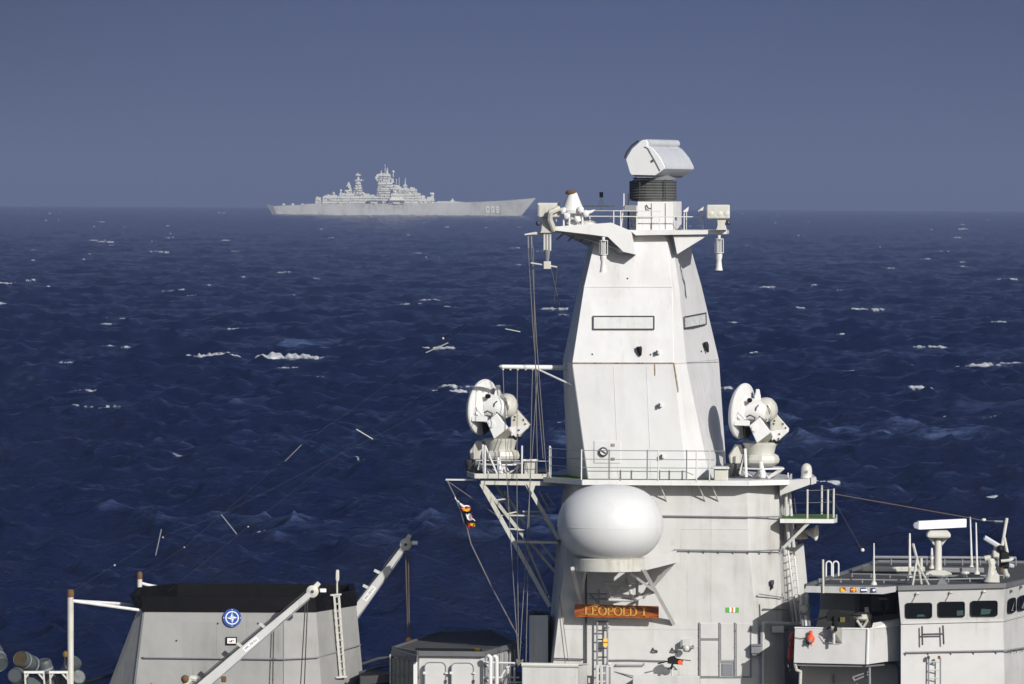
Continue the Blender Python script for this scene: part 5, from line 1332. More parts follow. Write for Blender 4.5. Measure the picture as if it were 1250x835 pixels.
# inner walls
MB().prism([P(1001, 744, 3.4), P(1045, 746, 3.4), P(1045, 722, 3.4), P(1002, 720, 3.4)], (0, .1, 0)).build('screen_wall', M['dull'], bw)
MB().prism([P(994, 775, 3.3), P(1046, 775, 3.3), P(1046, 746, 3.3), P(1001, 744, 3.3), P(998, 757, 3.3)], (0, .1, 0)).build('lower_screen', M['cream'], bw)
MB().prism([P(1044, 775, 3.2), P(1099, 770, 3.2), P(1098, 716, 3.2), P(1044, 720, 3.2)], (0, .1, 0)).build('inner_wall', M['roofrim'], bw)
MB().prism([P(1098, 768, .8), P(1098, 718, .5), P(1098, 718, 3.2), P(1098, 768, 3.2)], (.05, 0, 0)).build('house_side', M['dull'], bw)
for x0, x1, y0, y1 in ((1063, 1078, 726, 752), (1080, 1094, 724, 750)):
    f = MB(); c4 = [P(x0, y1, 2.9), P(x1, y1 - 1, 2.9), P(x1 - 1.5, y0, 2.9), P(x0 - 2, y0, 2.9)]
    f.prism(c4, (0, .05, 0)); fo = f.build('wing_window', M['blackm'], bw, bevel=.02)
    MB().prism([c.lerp(sum(c4, Vector()) / 4, .12) - Y1 * .01 for c in c4], (0, .01, 0)).build('glass', M['glass'], fo)
MB().pbox(1074, 729.5, 1084, 732, 2.7, .15).build('strip_lamp', M['cream'], bw, bevel=.02)
for x in (1049, 1053): MB().pbox(x, 725, x + 2, 750, 3.1, .1).build('door_post', M['dark'], bw)
for x, col in ((978.5, 'cream'), (985, 'cream')): MB().tube(P(x, 727, 2.4), P(x, 762, 2.4), .06, 8).build('canopy_post', M[col], bw)
MB().pipe([P(1081, 807.5, .3), P(1092, 808.5, .6), P(1097, 815, .7), P(1098.5, 850, .7)], .03).build('arch_pipe', M['dark'], bw)
MB().pipe([P(1062, 820, .3), P(1041, 827, .3), P(1043, 831, .3), P(1062, 823, .3)], .03).build('folded_step', M['dull'], bw)
MB().pipe([P(1061.5, 812, .1), P(1062, 850, .1)], .04).build('support_post', M['dull'], bw)
MB().pipe([P(970, 810, -.1), P(972, 818, 0), P(977, 820, .2), P(976, 850, .3)], .05).build('drain_pipe', M['cream'], bw)
MB().prism([P(978, 870, 1.6), P(1098, 870, 1.6), P(1098, 806, 1.6), P(976, 806, 1.6)], (0, .1, 0)).build('under_wall', M['bridge'], bw)
MB().pbox(1017, 824, 1019, 834, 1.5, .1).build('vent_slot', M['dull'], bw)
# code flags on the fascia
def plate(i, px, label, paint_fn):
    q = MB(); w_, h_ = 3.9, 2.9
    dd = .65 - .53 * (px - 984) / 94 - .014
    cy = 719.6 + (px - 1030) * .022
    T = lambda u_, v_, o_=0: P(px + u_ * w_, cy - v_ * h_, dd - o_)
    paint_fn(q, T)
    o = q.build('flag_plate', [M['red'], M['flagyellow'], M['navy'], M['signwhite']], smooth=False)
    return tag(o, label, 'flag plate', 'signal flag plates on the canopy edge')
def rect(q, T, m_, u0, v0, u1, v1, o_): q.m(m_).prism([T(u0, v0, o_), T(u1, v0, o_), T(u1, v1, o_), T(u0, v1, o_)], (0, .012, 0))
def fO(q, T): q.m(1).prism([T(-1, -1), T(1, -1), T(-1, 1)], (0, .02, 0)); q.m(0).prism([T(1, -1), T(1, 1), T(-1, 1)], (0, .02, 0))
def fR(q, T): rect(q, T, 0, -1, -1, 1, 1, 0); rect(q, T, 1, -1, -.25, 1, .25, .006); rect(q, T, 1, -.22, -1, .22, 1, .009)
def fJ(q, T): rect(q, T, 2, -1, -1, 1, 1, 0); rect(q, T, 3, -1, -.36, 1, .36, .006)
def fP(q, T): rect(q, T, 2, -1, -1, 1, 1, 0); rect(q, T, 3, -.42, -.42, .42, .42, .006)
plate(0, 1030, 'red and yellow flag plate split along its diagonal', fO)
plate(1, 1042.6, 'red flag plate with a yellow cross', fR)
plate(2, 1055, 'flag plate with blue, white and blue stripes', fJ)
plate(3, 1067, 'blue flag plate with a white square in the middle', fP)
# gun and shield on the wing
machine_gun(P(1016, 768, -.5), 1.5, 'large black machine gun above the bulwark of the bridge wing')
o = MB()
q = thing('gun_shield', 'grey V shaped bracket holding the wing machine gun on the bulwark', 'bracket', P(1018, 785, -.5))
MB().prism([P(1014, 764, -.75), P(1028, 767, -.6), P(1028, 785, -.25), P(1016, 783, -.25)], (0, .04, 0)).build('plate', M['cream'], q)
MB().prism([P(1006, 783.5, -.26), P(1014, 766, -.75), P(1016.5, 779, -.6), P(1026, 785.5, -.27)], (0, .03, 0)).build('plate', M['dull'], q)
mb = MB(); mb.prism([P(1017, 752, -.7), P(1023, 752, -.7), P(1022, 771, -.7), P(1018, 771, -.7)], (0, .3, 0)); mb.build('ammunition_bag', M['blackm'], q, bevel=.03)
mb = MB(); mb.pbox(1025.5, 753.5, 1031.5, 759.5, -.7, .25); o = mb.build('ammunition_box', M['yellow']); 
o.data.materials[0] = paint('olive_paint', (.12, .10, .02), .5, scale=3); tag(o, 'small olive ammunition box on the right of the wing machine gun', 'box')
q = thing('pelorus', 'small wing instrument with crossed white arms inside the bridge wing', 'instrument', P(1053, 767, 1))
MB().lathe([(.22, 0), (.28, .05), (.28, .18), (.15, .25)], P(1053, 757, 1), n=16).build('head', M['cream'], q)
mb = MB(); mb.tube(P(1046, 757, .8), P(1053, 767, .8), .04, 6); mb.tube(P(1060, 756, .8), P(1053, 767, .8), .04, 6); mb.tube(P(1053, 757, 1), P(1053, 772, 1), .06, 8); mb.build('legs', M['cream'], q)
MB().tube(P(1058, 741, 1.2), P(1060, 765, 1.2), .06, 8, .1).build('side_tube', M['white'], q)
for px, lb in ((981, 'dull grey floodlight pair on the wing support, left of the bulwark'),):
    q = thing('floodlight_cluster', lb, 'floodlights', P(px, 762, 2))
    MB().pbox(976, 739, 988, 751, 2.0, .4).build('housing', M['dull'], q, bevel=.05)
    MB().lathe([(.11, 0), (.12, .1), (.05, .16)], P(981, 743, 2), (0, -1, 0), 12).build('lens', M['cream'], q)
    for x in (979, 983, 987): MB().tube(P(x, 750, 2.1), P(x + 1, 764, 2.1), .04, 6).build('leg', M['dull' if x != 983 else 'white'], q)
# orange buoy lights
q = thing('life_buoy_light', 'orange bottle shaped buoy light hanging on the wing bulwark', 'buoy light', P(989, 788, -.3))
MB().lathe([(.055, 0), (.055, .16), (.03, .17)], P(989.5, 776.5, -.35), n=14).build('neck', M['orange'], q)
MB().lathe([(.02, 0), (.10, .04), (.125, .12), (.125, .17), (.08, .24), (.05, .27)], P(989.3, 785.5, -.35), n=18).build('body', M['orange'], q)
MB().lathe([(.045, 0), (.045, .03)], P(988.6, 782, -.48), (0, -1, 0), 12).build('badge', M['dull'], q)
MB().tube(P(990, 785, -.35), P(990.5, 789, -.35), .03, 8, .01).build('tip', M['orange'], q)
MB().pipe([P(984, 779, -.3), P(985, 785, -.3), P(988, 787, -.3)], .025).build('holder', M['dark'], q)
MB().pipe([P(987, 777, -.3), P(978, 779.5, -.25), P(970, 778, -.25)], .010).build('lanyard', M['rope'], q)
q = thing('rolled_marker', 'red rolled marker hanging in the shade at the left end of the bridge wing', 'marker', P(965, 806, .6))
MB().lathe([(.02, 0), (.06, .05), (.08, .3), (.06, .55), (.09, .6), (.07, .85), (.02, .9)], P(963.5, 807, .6), (.1, 0, 1), 10).build('roll', M['red'], q)
for y in (782, 791): MB().lathe([(.09, 0), (.09, .03)], P(965.3, y, .6), n=10).build('strap', M['dark'], q)

# the wing stands a metre further inboard than drafted above
vr = (P(1030, 770, 1.0) - P(1030, 770, 0.0))
for o_ in list(C.objects):
    if o_.parent is None and ((o_.name.split('.')[0] in ('bridge_wing', 'gun_shield', 'ammunition_box', 'pelorus', 'life_buoy_light', 'rolled_marker')) or ('machine_gun' in o_.name and 'wing' in o_['label'])):
        o_.location = Vector(o_.location) + vr
# ---- on the bridge roof
def rpos(px, d): return zx(px, d, zR + .03)
nr_ = thing('navigation_radar', 'white bar scanner radar on a pedestal standing on the bridge roof', 'radar', rpos(1145, 6))
c5 = rpos(1145, 6)
hh = lambda y: P(1145, y, 6).z - c5.z
MB().lathe([(.14, 0), (.13, .1), (.105, hh(658))], c5, n=20).build('pedestal', M['cream'], nr_)
MB().ring([[c5 + Vector((-w_, -.35, z)), c5 + Vector((w_, -.35, z)), c5 + Vector((w_, .35, z)), c5 + Vector((-w_, .35, z))] for w_, z in ((.45, 0), (.4, .14), (.2, .22))]).build('foot', M['cream'], nr_, bevel=.02)
mb = MB()
for sx_ in (-1, 1): mb.prism([c5 + Vector((sx_ * .12, -.02, hh(666))), c5 + Vector((sx_ * .30, -.02, hh(657))), c5 + Vector((sx_ * .12, -.02, hh(657)))], (0, .04, 0))
mb.build('shoulder_bracket', M['cream'], nr_)
MB().ring([[c5 + Vector((-w_, -d_, z)), c5 + Vector((w_, -d_, z)), c5 + Vector((w_, d_, z)), c5 + Vector((-w_, d_, z))] for w_, d_, z in ((.30, .25, hh(657)), (.38, .3, hh(655)), (.36, .28, hh(650)), (.28, .2, hh(647.4)))]).build('gearbox', M['cream'], nr_, bevel=.05, seg=3)
a5, b5 = P(1121.5, 641.5, 5.5), P(1180, 638.6, 6.4)
MB().prism([a5 + Vector((0, 0, -.135)), b5 + Vector((0, 0, -.135)), b5 + Vector((0, 0, .135)), a5 + Vector((0, 0, .135))], (-.05, .22, 0)).build('scanner', M['scanner'], nr_, bevel=.02)
MB().ring([[a5 + Vector((0, 0, -.11)), a5 + Vector((0, .2, -.11)), a5 + Vector((0, .2, .11)), a5 + Vector((0, 0, .11))], [a5 + Vector((-.12, .06, -.09)), a5 + Vector((-.12, .2, -.09)), a5 + Vector((-.12, .2, .09)), a5 + Vector((-.12, .06, .09))], [a5 + Vector((-.16, .1, -.03)), a5 + Vector((-.16, .16, -.03)), a5 + Vector((-.16, .16, .03)), a5 + Vector((-.16, .1, .03))]]).build('scanner_tip', M['drum'], nr_)
def whip(px, d, ytop, r_, label, ybase=None, mtl='white', px2=None):
    q = thing('whip_aerial', label, 'aerial', rpos(px, d), 'whip aerials on the bridge roof')
    b_ = rpos(px, d); t_ = P(px2 or px, ytop, d)
    MB().lathe([(.10, 0), (.09, .06), (.045, .12), (.045, .32)], b_, n=10).build('base', M['cream'], q)
    MB().tube(b_ + Vector((0, 0, .3)), t_, r_, 7, r_ * .6).build('rod', M[mtl], q)
whip(1066.8, 1.5, 663, .028, 'thin white whip aerial behind the canopy above the flag plates')
whip(1110.5, 5.5, 651, .045, 'whip aerial with a brown joint just left of the tripod')
whip(1137.5, 10.5, 669, .05, 'short thick stub aerial just left of the scanner pedestal')
whip(1186, 10.5, 631, .035, 'tallest whip aerial, close to the right end of the scanner', px2=1184.3)
whip(1192.5, 7.5, 638, .035, 'second whip aerial right of the scanner, slightly shorter', px2=1191.4)
q = thing('pole', 'bare white pole at the left end of the canopy', 'pole', rpos(1005, .8)); MB().tube(P(1005, 724, .5), P(1004.6, 683, .5), .035, 7).build('pole_tube', M['cream'], q)
q = thing('tripod_aerial', 'slanted white aerial standing on three splayed legs at the roof edge', 'aerial', rpos(1122, 1.5))
MB().tube(P(1114.5, 664, 1.9), P(1124, 700, 2.2), .045, 7).build('rod', M['cream'], q)
for a, b_ in (((1119, 684, 2), (1114, 715, 1.0)), ((1119.5, 686, 2), (1125, 713, 2.2)), ((1121, 690, 2), (1134, 714.5, 1.2))): MB().tube(P(*a), P(*b_), .035, 6).build('leg', M['cream'], q)
MB().tube(P(1124.5, 681, 3.4), P(1124.5, 697, 3.4), .05, 8).build('cream_post', M['yellow'] if False else M['cream'], q)
for i, x in enumerate((1008, 1016.5)):
    q = thing('ladder_hoop', ('left' if i == 0 else 'right') + ' one of two white hoops at the head of the roof ladder', 'ladder hoop', rpos(x, 2.2), 'white hoops at the roof ladder')
    pts_ = [P(x + .5, 704, 2.2)] + [P(x + 3.8 - 3.4 * math.cos(PI * k / 8), 689 - 3.8 * math.sin(PI * k / 8), 2.2) for k in range(9)] + [P(x + 7.2, 703, 2.2)]
    MB().pipe(pts_, .024).build('hoop', M['white'], q)
# long lockers, pipes and wires on the roof
for (x0, x1, d, h_, w2, mtl, lb) in ((1053, 1128, 8.6, .16, .5, 'cream', 'long low cream locker lying on the left half of the bridge roof'), (1148, 1200, 8.2, .16, .5, 'dull', 'long low grey locker right of the scanner pedestal on the roof')):
    q = MB().box(rpos(x0, d), rpos(x1, d + w2) + Vector((0, 0, h_))).build('roof_locker', M[mtl], bevel=.03); tag(q, lb, 'locker')
for pts_, lb in (([(1000, 2.6), (1100, 2.4), (1210, 3.6)], 'thin pipe crossing the front of the roof'), ([(1040, 5.6), (1150, 4.6), (1225, 5.2)], 'thin pipe crossing the middle of the roof'), ([(1066, 12.4), (1240, 12.4)], 'grey pipe along the far side of the roof')):
    mb = MB(); mb.pipe([rpos(x, d) + Vector((0, 0, .10 if len(pts_) > 2 else .25)) for x, d in pts_], .022 if len(pts_) > 2 else .05)
    for x, d in along([Vector((x, d, 0)) for x, d in pts_], 9) and [(v.x, v.y) for v in along([Vector((x, d, 0)) for x, d in pts_], 9)]:
        mb.tube(rpos(x, d), rpos(x, d) + Vector((0, 0, .13 if len(pts_) > 2 else .28)), .025, 5)
    tag(mb.build('roof_pipe', M['dull']), lb, 'pipe')
q = thing('cable_cover', 'small grey canvas tent shaped cover at the front roof edge', 'cover', rpos(1149, 1.6))
MB().ring([[rpos(1143, 1.2), rpos(1158, 1.4), rpos(1158, 2.2), rpos(1143, 2.0)], [rpos(1148, 1.4) + Vector((0, 0, .22)), rpos(1151, 1.45) + Vector((0, 0, .22)), rpos(1151, 1.8) + Vector((0, 0, .22)), rpos(1148, 1.7) + Vector((0, 0, .22))]]).build('cover', M['roofrim'], q)
q = thing('roof_vent', 'small white mushroom vent right of the scanner pedestal', 'vent', rpos(1178, 6)); MB().lathe([(.08, 0), (.08, .1), (.15, .11), (.14, .16), (.05, .2)], rpos(1178, 6), n=14).build('mushroom', M['cream'], q)
# director / searchlight group at the right
sg = thing('optical_sight', 'black and white optical sight on a grey stand at the right roof corner', 'sight', rpos(1226, 3.5))
MB().pbox(1221, 674, 1232, 694, 3.3, .5).build('black_body', M['blackm'], sg, bevel=.05)
MB().pbox(1214, 664, 1222, 673, 3.3, .4).build('camera_head', M['cream'], sg, bevel=.03)
MB().pbox(1212, 672, 1220, 681, 3.2, .5).build('gear_housing', M['cream'], sg, bevel=.05)
MB().pipe([P(1201.5, 656, 3.2), P(1218, 666, 3.3)], .08, 6).build('long_sight', M['drum'], sg)
MB().pipe([P(1202, 682, 3.4), P(1212, 680, 3.4), P(1218, 676, 3.5)], .09).build('pipe_arm', M['cream'], sg)
MB().pipe([P(1209, 682, 3.4), P(1211, 690, 3.4), P(1209, 703, 3.4)], .13, 10).build('swan_pipe', M['cream'], sg)
MB().lathe([(.26, 0), (.16, .2), (.12, .3)], rpos(1210.5, 3.4), n=14).build('pipe_base', M['cream'], sg)
mb = MB(); mb.ring([[P(x0, y, 2.3), P(x1, y, 2.3), P(x1, y, 2.7), P(x0, y, 2.7)] for x0, x1, y in ((1211, 1220, 711), (1211, 1220, 702.5), (1214, 1217, 699), (1214.6, 1216.2, 696))]); mb.build('corner_block', M['cream'], sg)
MB().tube(P(1229.2, 632.5, 3.6), P(1223.5, 666, 3.5), .05, 7).build('tall_arm', M['cream'], sg); MB().tube(P(1226, 656, 3.5), P(1230, 676, 3.5), .045, 7).build('tall_arm', M['cream'], sg)
MB().pipe([P(1222, 685, 3.1), P(1232, 684, 3.1), P(1236, 682, 3.2)], .05).build('handle', M['cream'], sg)
MB().pipe([P(1226, 694, 3.4), P(1228, 701, 3.5), P(1230, 703, 3.6)], .08).build('foot', M['cream'], sg); MB().pbox(1221.5, 693, 1225, 698.5, 3.2, .3).build('rusty_joint', M['rust'], sg)
MB().ball(P(1221, 670, 3.2), .12, n=10, k=6).build('knob', M['blackm'], sg)
MB().pipe([P(1231, 690, 3.4), P(1236, 691, 3.6)], .07).build('stub', M['drum'], sg)
# ================================================================= FUNNEL
fu = thing('funnel', 'grey slab sided funnel casing with a black top', 'funnel', P(300, 835, 7))
def fsec(y, xl, xa, xb, xc, xr, grow=0.0, zref=None):
    z = P(346, y, 3.5).z
    f = lambda x, d: Vector((P(x, y, d).x, 200 + d, z))
    return [f(xl, 4.4 - grow), f(xa, 3.5 - grow), f(xb, 3.5 - grow), f(xc, 3.75 - grow), f(xr, 7.2), f(xr - 3, 10.4 + grow), f(xl + 54, 10.4 + grow), f(xl + 8, 8.0 + grow)]
MB().ring([fsec(880, 118, 160, 346.5, 395, 447), fsec(747, 168, 176, 346.5, 386, 435)]).build('casing', M['funnel'], fu, bevel=.02, ang=10)
top = fsec(729, 158, 172, 346, 385, 434.5, .03); bot = fsec(747.6, 167, 174, 346, 386, 436, .03)
inn = [p.lerp(Vector((P(300, 729, 7).x, 207, p.z)), .05) for p in top]
low = [p - Vector((0, 0, .9)) for p in inn]
mb = MB(); mb.ring([bot, top, inn, low], close=False); mb.build('black_top', M['black'], fu)
MB().prism([p + Vector((0, 0, .02)) for p in low], (0, 0, .02)).build('uptake_floor', M['blackm'], fu)
wall_rail(fu, [P(149, 802, 4.2), P(176, 802.5, 3.5), P(346, 804.5, 3.5), P(388, 802.5, 3.75), P(440, 787, 7.1)], .022, .08, 12, M['dull'])
for x in (175.3, 346.5): MB().bar(P(x - .5 if x < 200 else x, 748, 3.49), P(x - 12 if x < 200 else x, 840, 3.49), .02, .02).build('weld_seam', M['dull' if x < 200 else 'funnel'], fu)
for x, y in ((215.5, 782), (315, 761), (266, 761), (185, 835)): MB().ball(P(x, y, 3.49), .03, n=8, k=5).build('bolt', M['dark'], fu)
# compass star emblem
em = MB(); ce = P(283.4, 754.2, 3.43); Re = 11.2 * S(3.5)
def disc(mb, m_, r0, r1, o_, n=40):
    vs = []; mb.m(m_)
    for rr_ in (r0, r1):
        for k in range(n): vs.append(ce + Vector((math.cos(2 * PI * k / n) * rr_ * Re, -o_, math.sin(2 * PI * k / n) * rr_ * Re)))
    mb.add(vs, [(k, (k + 1) % n, (k + 1) % n + n, k + n) for k in range(n)])
disc(em, 0, .001, 1.0, 0); disc(em, 1, .62, .74, .006)
for a0 in range(4):
    a = a0 * PI / 2
    dv = Vector((math.cos(a), 0, math.sin(a))); pv = Vector((-math.sin(a), 0, math.cos(a)))
    em.m(1).add([ce + dv * .58 * Re - Y1 * .009, ce + (dv * .17 + pv * .17) * Re - Y1 * .009, ce - Y1 * .009], [(0, 1, 2)])
    em.m(2).add([ce + dv * .58 * Re - Y1 * .009, ce + (dv * .17 - pv * .17) * Re - Y1 * .009, ce - Y1 * .009], [(0, 2, 1)])
    em.m(1).add([ce + dv * r_ * Re + pv * s_ * .025 * Re - Y1 * .008 for r_, s_ in ((.52, -1), (.52, 1), (.66, 1), (.66, -1))], [(0, 1, 2, 3)])
    em.m(1).add([ce + dv * .9 * Re + pv * s_ * .045 * Re + dv * t_ * .045 * Re - Y1 * .008 for s_, t_ in ((-1, -1), (1, -1), (1, 1), (-1, 1))], [(0, 1, 2, 3)])
M['paleblue'] = mat('emblem_pale_blue', (.30, .42, .66), .5)
em.build('star_emblem', [M['blue'], M['signwhite'], M['paleblue']], fu, smooth=False)
sg = MB(); sg.m(0).pbox(276, 777.6, 289.2, 787, 3.44, .06); sg.m(1).pbox(277.4, 779, 287.8, 785.6, 3.43, .02)
for x0, y0, x1, y1 in ((279.5, 782.6, 281.6, 783.8), (281.8, 781.4, 283.4, 784), (284.2, 781, 285.3, 782.6)): sg.m(2).pbox(x0, y0, x1, y1, 3.425, .01)
sg.build('warning_sign', [M['blackm'], M['signwhite'], M['red']], fu, smooth=False)
# ladder and paddle on the right face
lf = thing('funnel_ladder', 'white ladder on the shaded right face of the funnel', 'ladder', P(413, 829, 5.4))
for a, b_ in (((408, 726, 5.0), (416, 828, 5.2)), ((413.5, 725, 5.4), (421, 827, 5.6))): MB().bar(P(*a), P(*b_), .07, .05).build('ladder_rail', M['cream'], lf)
for k in range(12):
    t_ = k / 11; MB().tube(P(408 + 8 * t_, 729 + 97 * t_, 5.0 + .2 * t_), P(413.5 + 7.5 * t_, 728 + 97 * t_, 5.4 + .2 * t_), .025, 6).build('rung', M['cream'], lf)
for y, x in ((726.5, 404), (827, 411)): MB().bar(P(x, y, 4.9), P(x + 12, y - 1, 5.5), .05, .05).build('ladder_bracket', M['white'], lf)
q = thing('paddle_aerial', 'white paddle shaped aerial standing above the funnel ladder', 'aerial', P(411.5, 725, 5.6))
MB().tube(P(411.5, 727, 5.6), P(411.3, 710, 5.6), .03, 7).build('stem', M['cream'], q)
MB().ring([[P(x0, y, 5.5), P(x1, y, 5.5), P(x1, y, 5.75), P(x0, y, 5.75)] for x0, x1, y in ((411, 412.4, 711), (409.6, 414.2, 707), (410, 414, 697), (410.8, 413, 695.4))]).build('paddle', M['cream'], q, bevel=.03)

# ================================================================= CRANES
def crane(base, tip, w0, w1, d0, d1, label, lab, ball=None, both=True):
    q = thing('boat_crane', label, 'crane', P(*base, d0), 'white slanting boat cranes')
    a, b_ = P(*base, d0), P(*tip, d1)
    dv = (b_ - a).normalized(); u_ = dv.cross(Y1).normalized()
    if u_.z > 0: u_ = -u_          # points down and right
    secs = []
    for t_, w_ in ((0, w0), (.35, w0 * .92), (.8, w1 * 1.05), (1, w1)):
        p = a.lerp(b_, t_); hw = w_ * S(d0) / 2
        secs.append([p - u_ * hw - Y1 * .13, p + u_ * hw - Y1 * .13, p + u_ * hw + Y1 * .13, p - u_ * hw + Y1 * .13])
    MB().ring(secs).build('boom', M['bridge'], q, bevel=.02)
    mb = MB(); mb.bar(a.lerp(b_, .0) + u_ * (w0 * .6 * S(d0)), a.lerp(b_, .97) + u_ * (w1 * .62 * S(d0)), .03, .12); mb.build('flange', M['dull'], q)
    h_ = MB(); h_.lathe([(.16, -.14), (.19, -.12), (.19, .12), (.16, .14)], b_ + dv * .08, (0, 1, 0), 20); h_.build('sheave_head', M['cream'], q)
    MB().lathe([(.05, -.16), (.05, .16)], b_ + dv * .08, (0, 1, 0), 12).build('pin', M['dark'], q)
    hk = b_ + dv * .30 - u_ * .06
    MB().prism([b_ + dv * .1 - u_ * .12 - Y1 * .08, b_ + dv * .12 + u_ * .05 - Y1 * .08, hk + dv * .12 + u_ * .06 - Y1 * .08, hk + dv * .10 - u_ * .08 - Y1 * .08], (0, .16, 0)).build('nose', M['cream'], q, bevel=.02)
    MB().box(hk + Vector((.10, -.1, -.22)), hk + Vector((.30, .1, -.10))).build('limit_block', M['signwhite'], q, bevel=.03)
    MB().ball(hk + Vector((.08, -.02, -.13)), .06, n=8, k=5).build('rusty_shackle', M['rust'], q)
    for t_ in (.42, .62):
        p = a.lerp(b_, t_) - u_ * (w0 * .5 * S(d0)); MB().bar(p + u_ * .06, p - u_ * .16 - dv * .04, .09, .1).build('cable_guide', M['cream'], q)
    mb = MB(); mb.tube(a - u_ * (w0 * .62 * S(d0)), b_ - u_ * (w1 * .75 * S(d0)), .018, 6); mb.build('hoist_cable', M['dark'], q)
    # load plate with illegible small marks as on the photo
    lp = MB(); c = P(*lab[0], d0); c2 = P(*lab[1], d0)
    t0 = (c - a).dot(dv); t1 = (c2 - a).dot(dv)
    o_ = lambda t_, s_, yy: a + dv * t_ + u_ * s_ + Y1 * ((b_ - a).y * 0 - .135 - yy)
    lp.m(0).prism([o_(t0, -.075, 0), o_(t1, -.075, 0), o_(t1, .075, 0), o_(t0, .075, 0)], (0, .02, 0))
    lo = lp.build('load_plate', M['signwhite'], q, smooth=False)
    L0 = t1 - t0; mid = (t0 + t1) / 2
    text_mesh('SWL 250 KG', .11, 'load_text', M['dark'], lo, lambda x, y, z: o_(mid + x, -y, .004 + z), .004, 0, min(1.2, L0 * .9 / .62))
    return q, b_ + dv * .1
c1, t1_ = crane((240, 843), (379, 724), 12, 7.5, 1.4, 1.8, 'white boat crane boom slanting up in front of the funnel', ((298, 793), (315, 779)))
c2_, t2_ = crane((425, 759), (493.5, 667), 12, 6.5, 8.6, 8.6, 'white boat crane boom rising from behind the funnel over the sea', ((444.5, 732), (457, 716)))
MB().pipe([P(225, 838, 1.4), P(233, 828, 1.4), P(240, 829, 1.4)], .10).build('boom_hinge', M['cream'], c1)
MB().ball(P(226, 829, 1.35), .13, n=10, k=6).build('hinge_rust', M['rust'], c1)
MB().pbox(270, 826, 276, 833, 1.3, .2).build('rusty_clevis', M['rust'], c1, bevel=.03)
for x0, x1, lb in ((373, 366, 'left fall rope hanging from the tip of the front crane'), (375.5, 371, 'right fall rope hanging from the tip of the front crane')):
    cable('crane_fall', [P(x0, 732, 1.8), P(x1, 850, 1.9)], .018, M['dark'], lb, 'rope')
for x0, x1, lb in ((497, 498, 'left fall rope of the rear crane holding the orange ball'), (500.5, 499.6, 'right fall rope of the rear crane holding the orange ball')):
    cable('crane_fall', [P(x0 - 2, 674, 8.6), P(x1, 779, 8.6)], .022, M['brownwire'], lb, 'rope')
q = thing('hook_ball', 'orange hook ball at the end of the rear crane ropes', 'hook ball', P(499, 784, 8.6))
MB().ball(P(499, 780.8, 8.6), .08, n=14, k=8).build('ball', M['orangeball'], q); MB().tube(P(499, 776.5, 8.6), P(499, 779, 8.6), .03, 8).build('shank', M['dark'], q)

# ================================================================= POSTS LEFT OF THE FUNNEL
for i, (x, y0, r_, d, lb, st) in enumerate(((86, 721, .10, 3.2, 'white post with a rusty cap standing left of the funnel', [((88.5, 733.5), (193, 748)), ((88.5, 733.5), (161, 738))]),
                                (170.5, 699, .08, 9.8, 'white post with a rusty cap behind the left end of the funnel', [((172.5, 712), (198, 719)), ((172.5, 712.5), (196, 717))]))):
    q = thing('aerial_post', lb, 'post', P(x, 850, d), 'white aerial posts with rusty caps')
    MB().tube(P(x, 860, d), P(x, y0 + 7, d), r_, 14).build('post', M['cream'], q)
    MB().lathe([(r_ * 1.05, 0), (r_ * 1.12, .04), (r_ * 1.12, .18), (r_ * .8, .24)], P(x, y0 + 8, d), n=14).build('rusty_cap', M['rust'], q)
    for k, (a, b_) in enumerate(st):
        MB().tube(P(*a, d), P(*b_, d + (.6 if i == 0 else .4) + k * 1.5), .05, 8).build('stay', M['white'], q)
q = thing('deck_lamp', 'brass deck lamp glinting beside the white post left of the funnel', 'lamp', P(79, 803, 3))
MB().lathe([(.03, 0), (.07, .03), (.08, .12), (.04, .18)], P(79.5, 802, 3), n=12).build('lamp_body', M['brass'], q); MB().tube(P(79, 801, 3), P(79, 815, 3.1), .02, 6).build('stem', M['dark'], q)

# ================================================================= LIFE RAFT CANISTERS
cans = [((24.5, 804), (-.35, -.9, .28), .27, 1.15, 'raft canister with a brown end, second from the left in the top row', True, 2.2),
        ((18, 824.5), (-.15, -.95, .10), .25, 1.1, 'plain ended raft canister under the brown ended one', False, 2.0),
        ((0, 812), (.35, -.7, -.5), .30, 1.3, 'raft canister cut by the left edge of the view', False, 2.4),
        ((53, 806), (-.2, -.25, .95), .24, 1.2, 'upright leaning raft canister over the white topped rack', False, 3.0),
        ((42, 832), (.1, -.7, .5), .27, 1.2, 'raft canister below the white topped rack', False, 2.0),
        ((92, 806), (.45, -.4, .7), .26, 1.2, 'raft canister right behind the white aerial post', False, 4.2),
        ((77, 822), (-.25, -.3, .9), .27, 1.3, 'raft canister leaning just left of the white aerial post', False, 3.8),
        ((96, 826), (.35, -.8, .3), .26, 1.1, 'raft canister lowest on the right of the white aerial post', False, 3.4),
        ((61, 814), (.5, .3, .7), .22, 1.0, 'small raft canister half hidden behind the upright one', False, 3.8)]
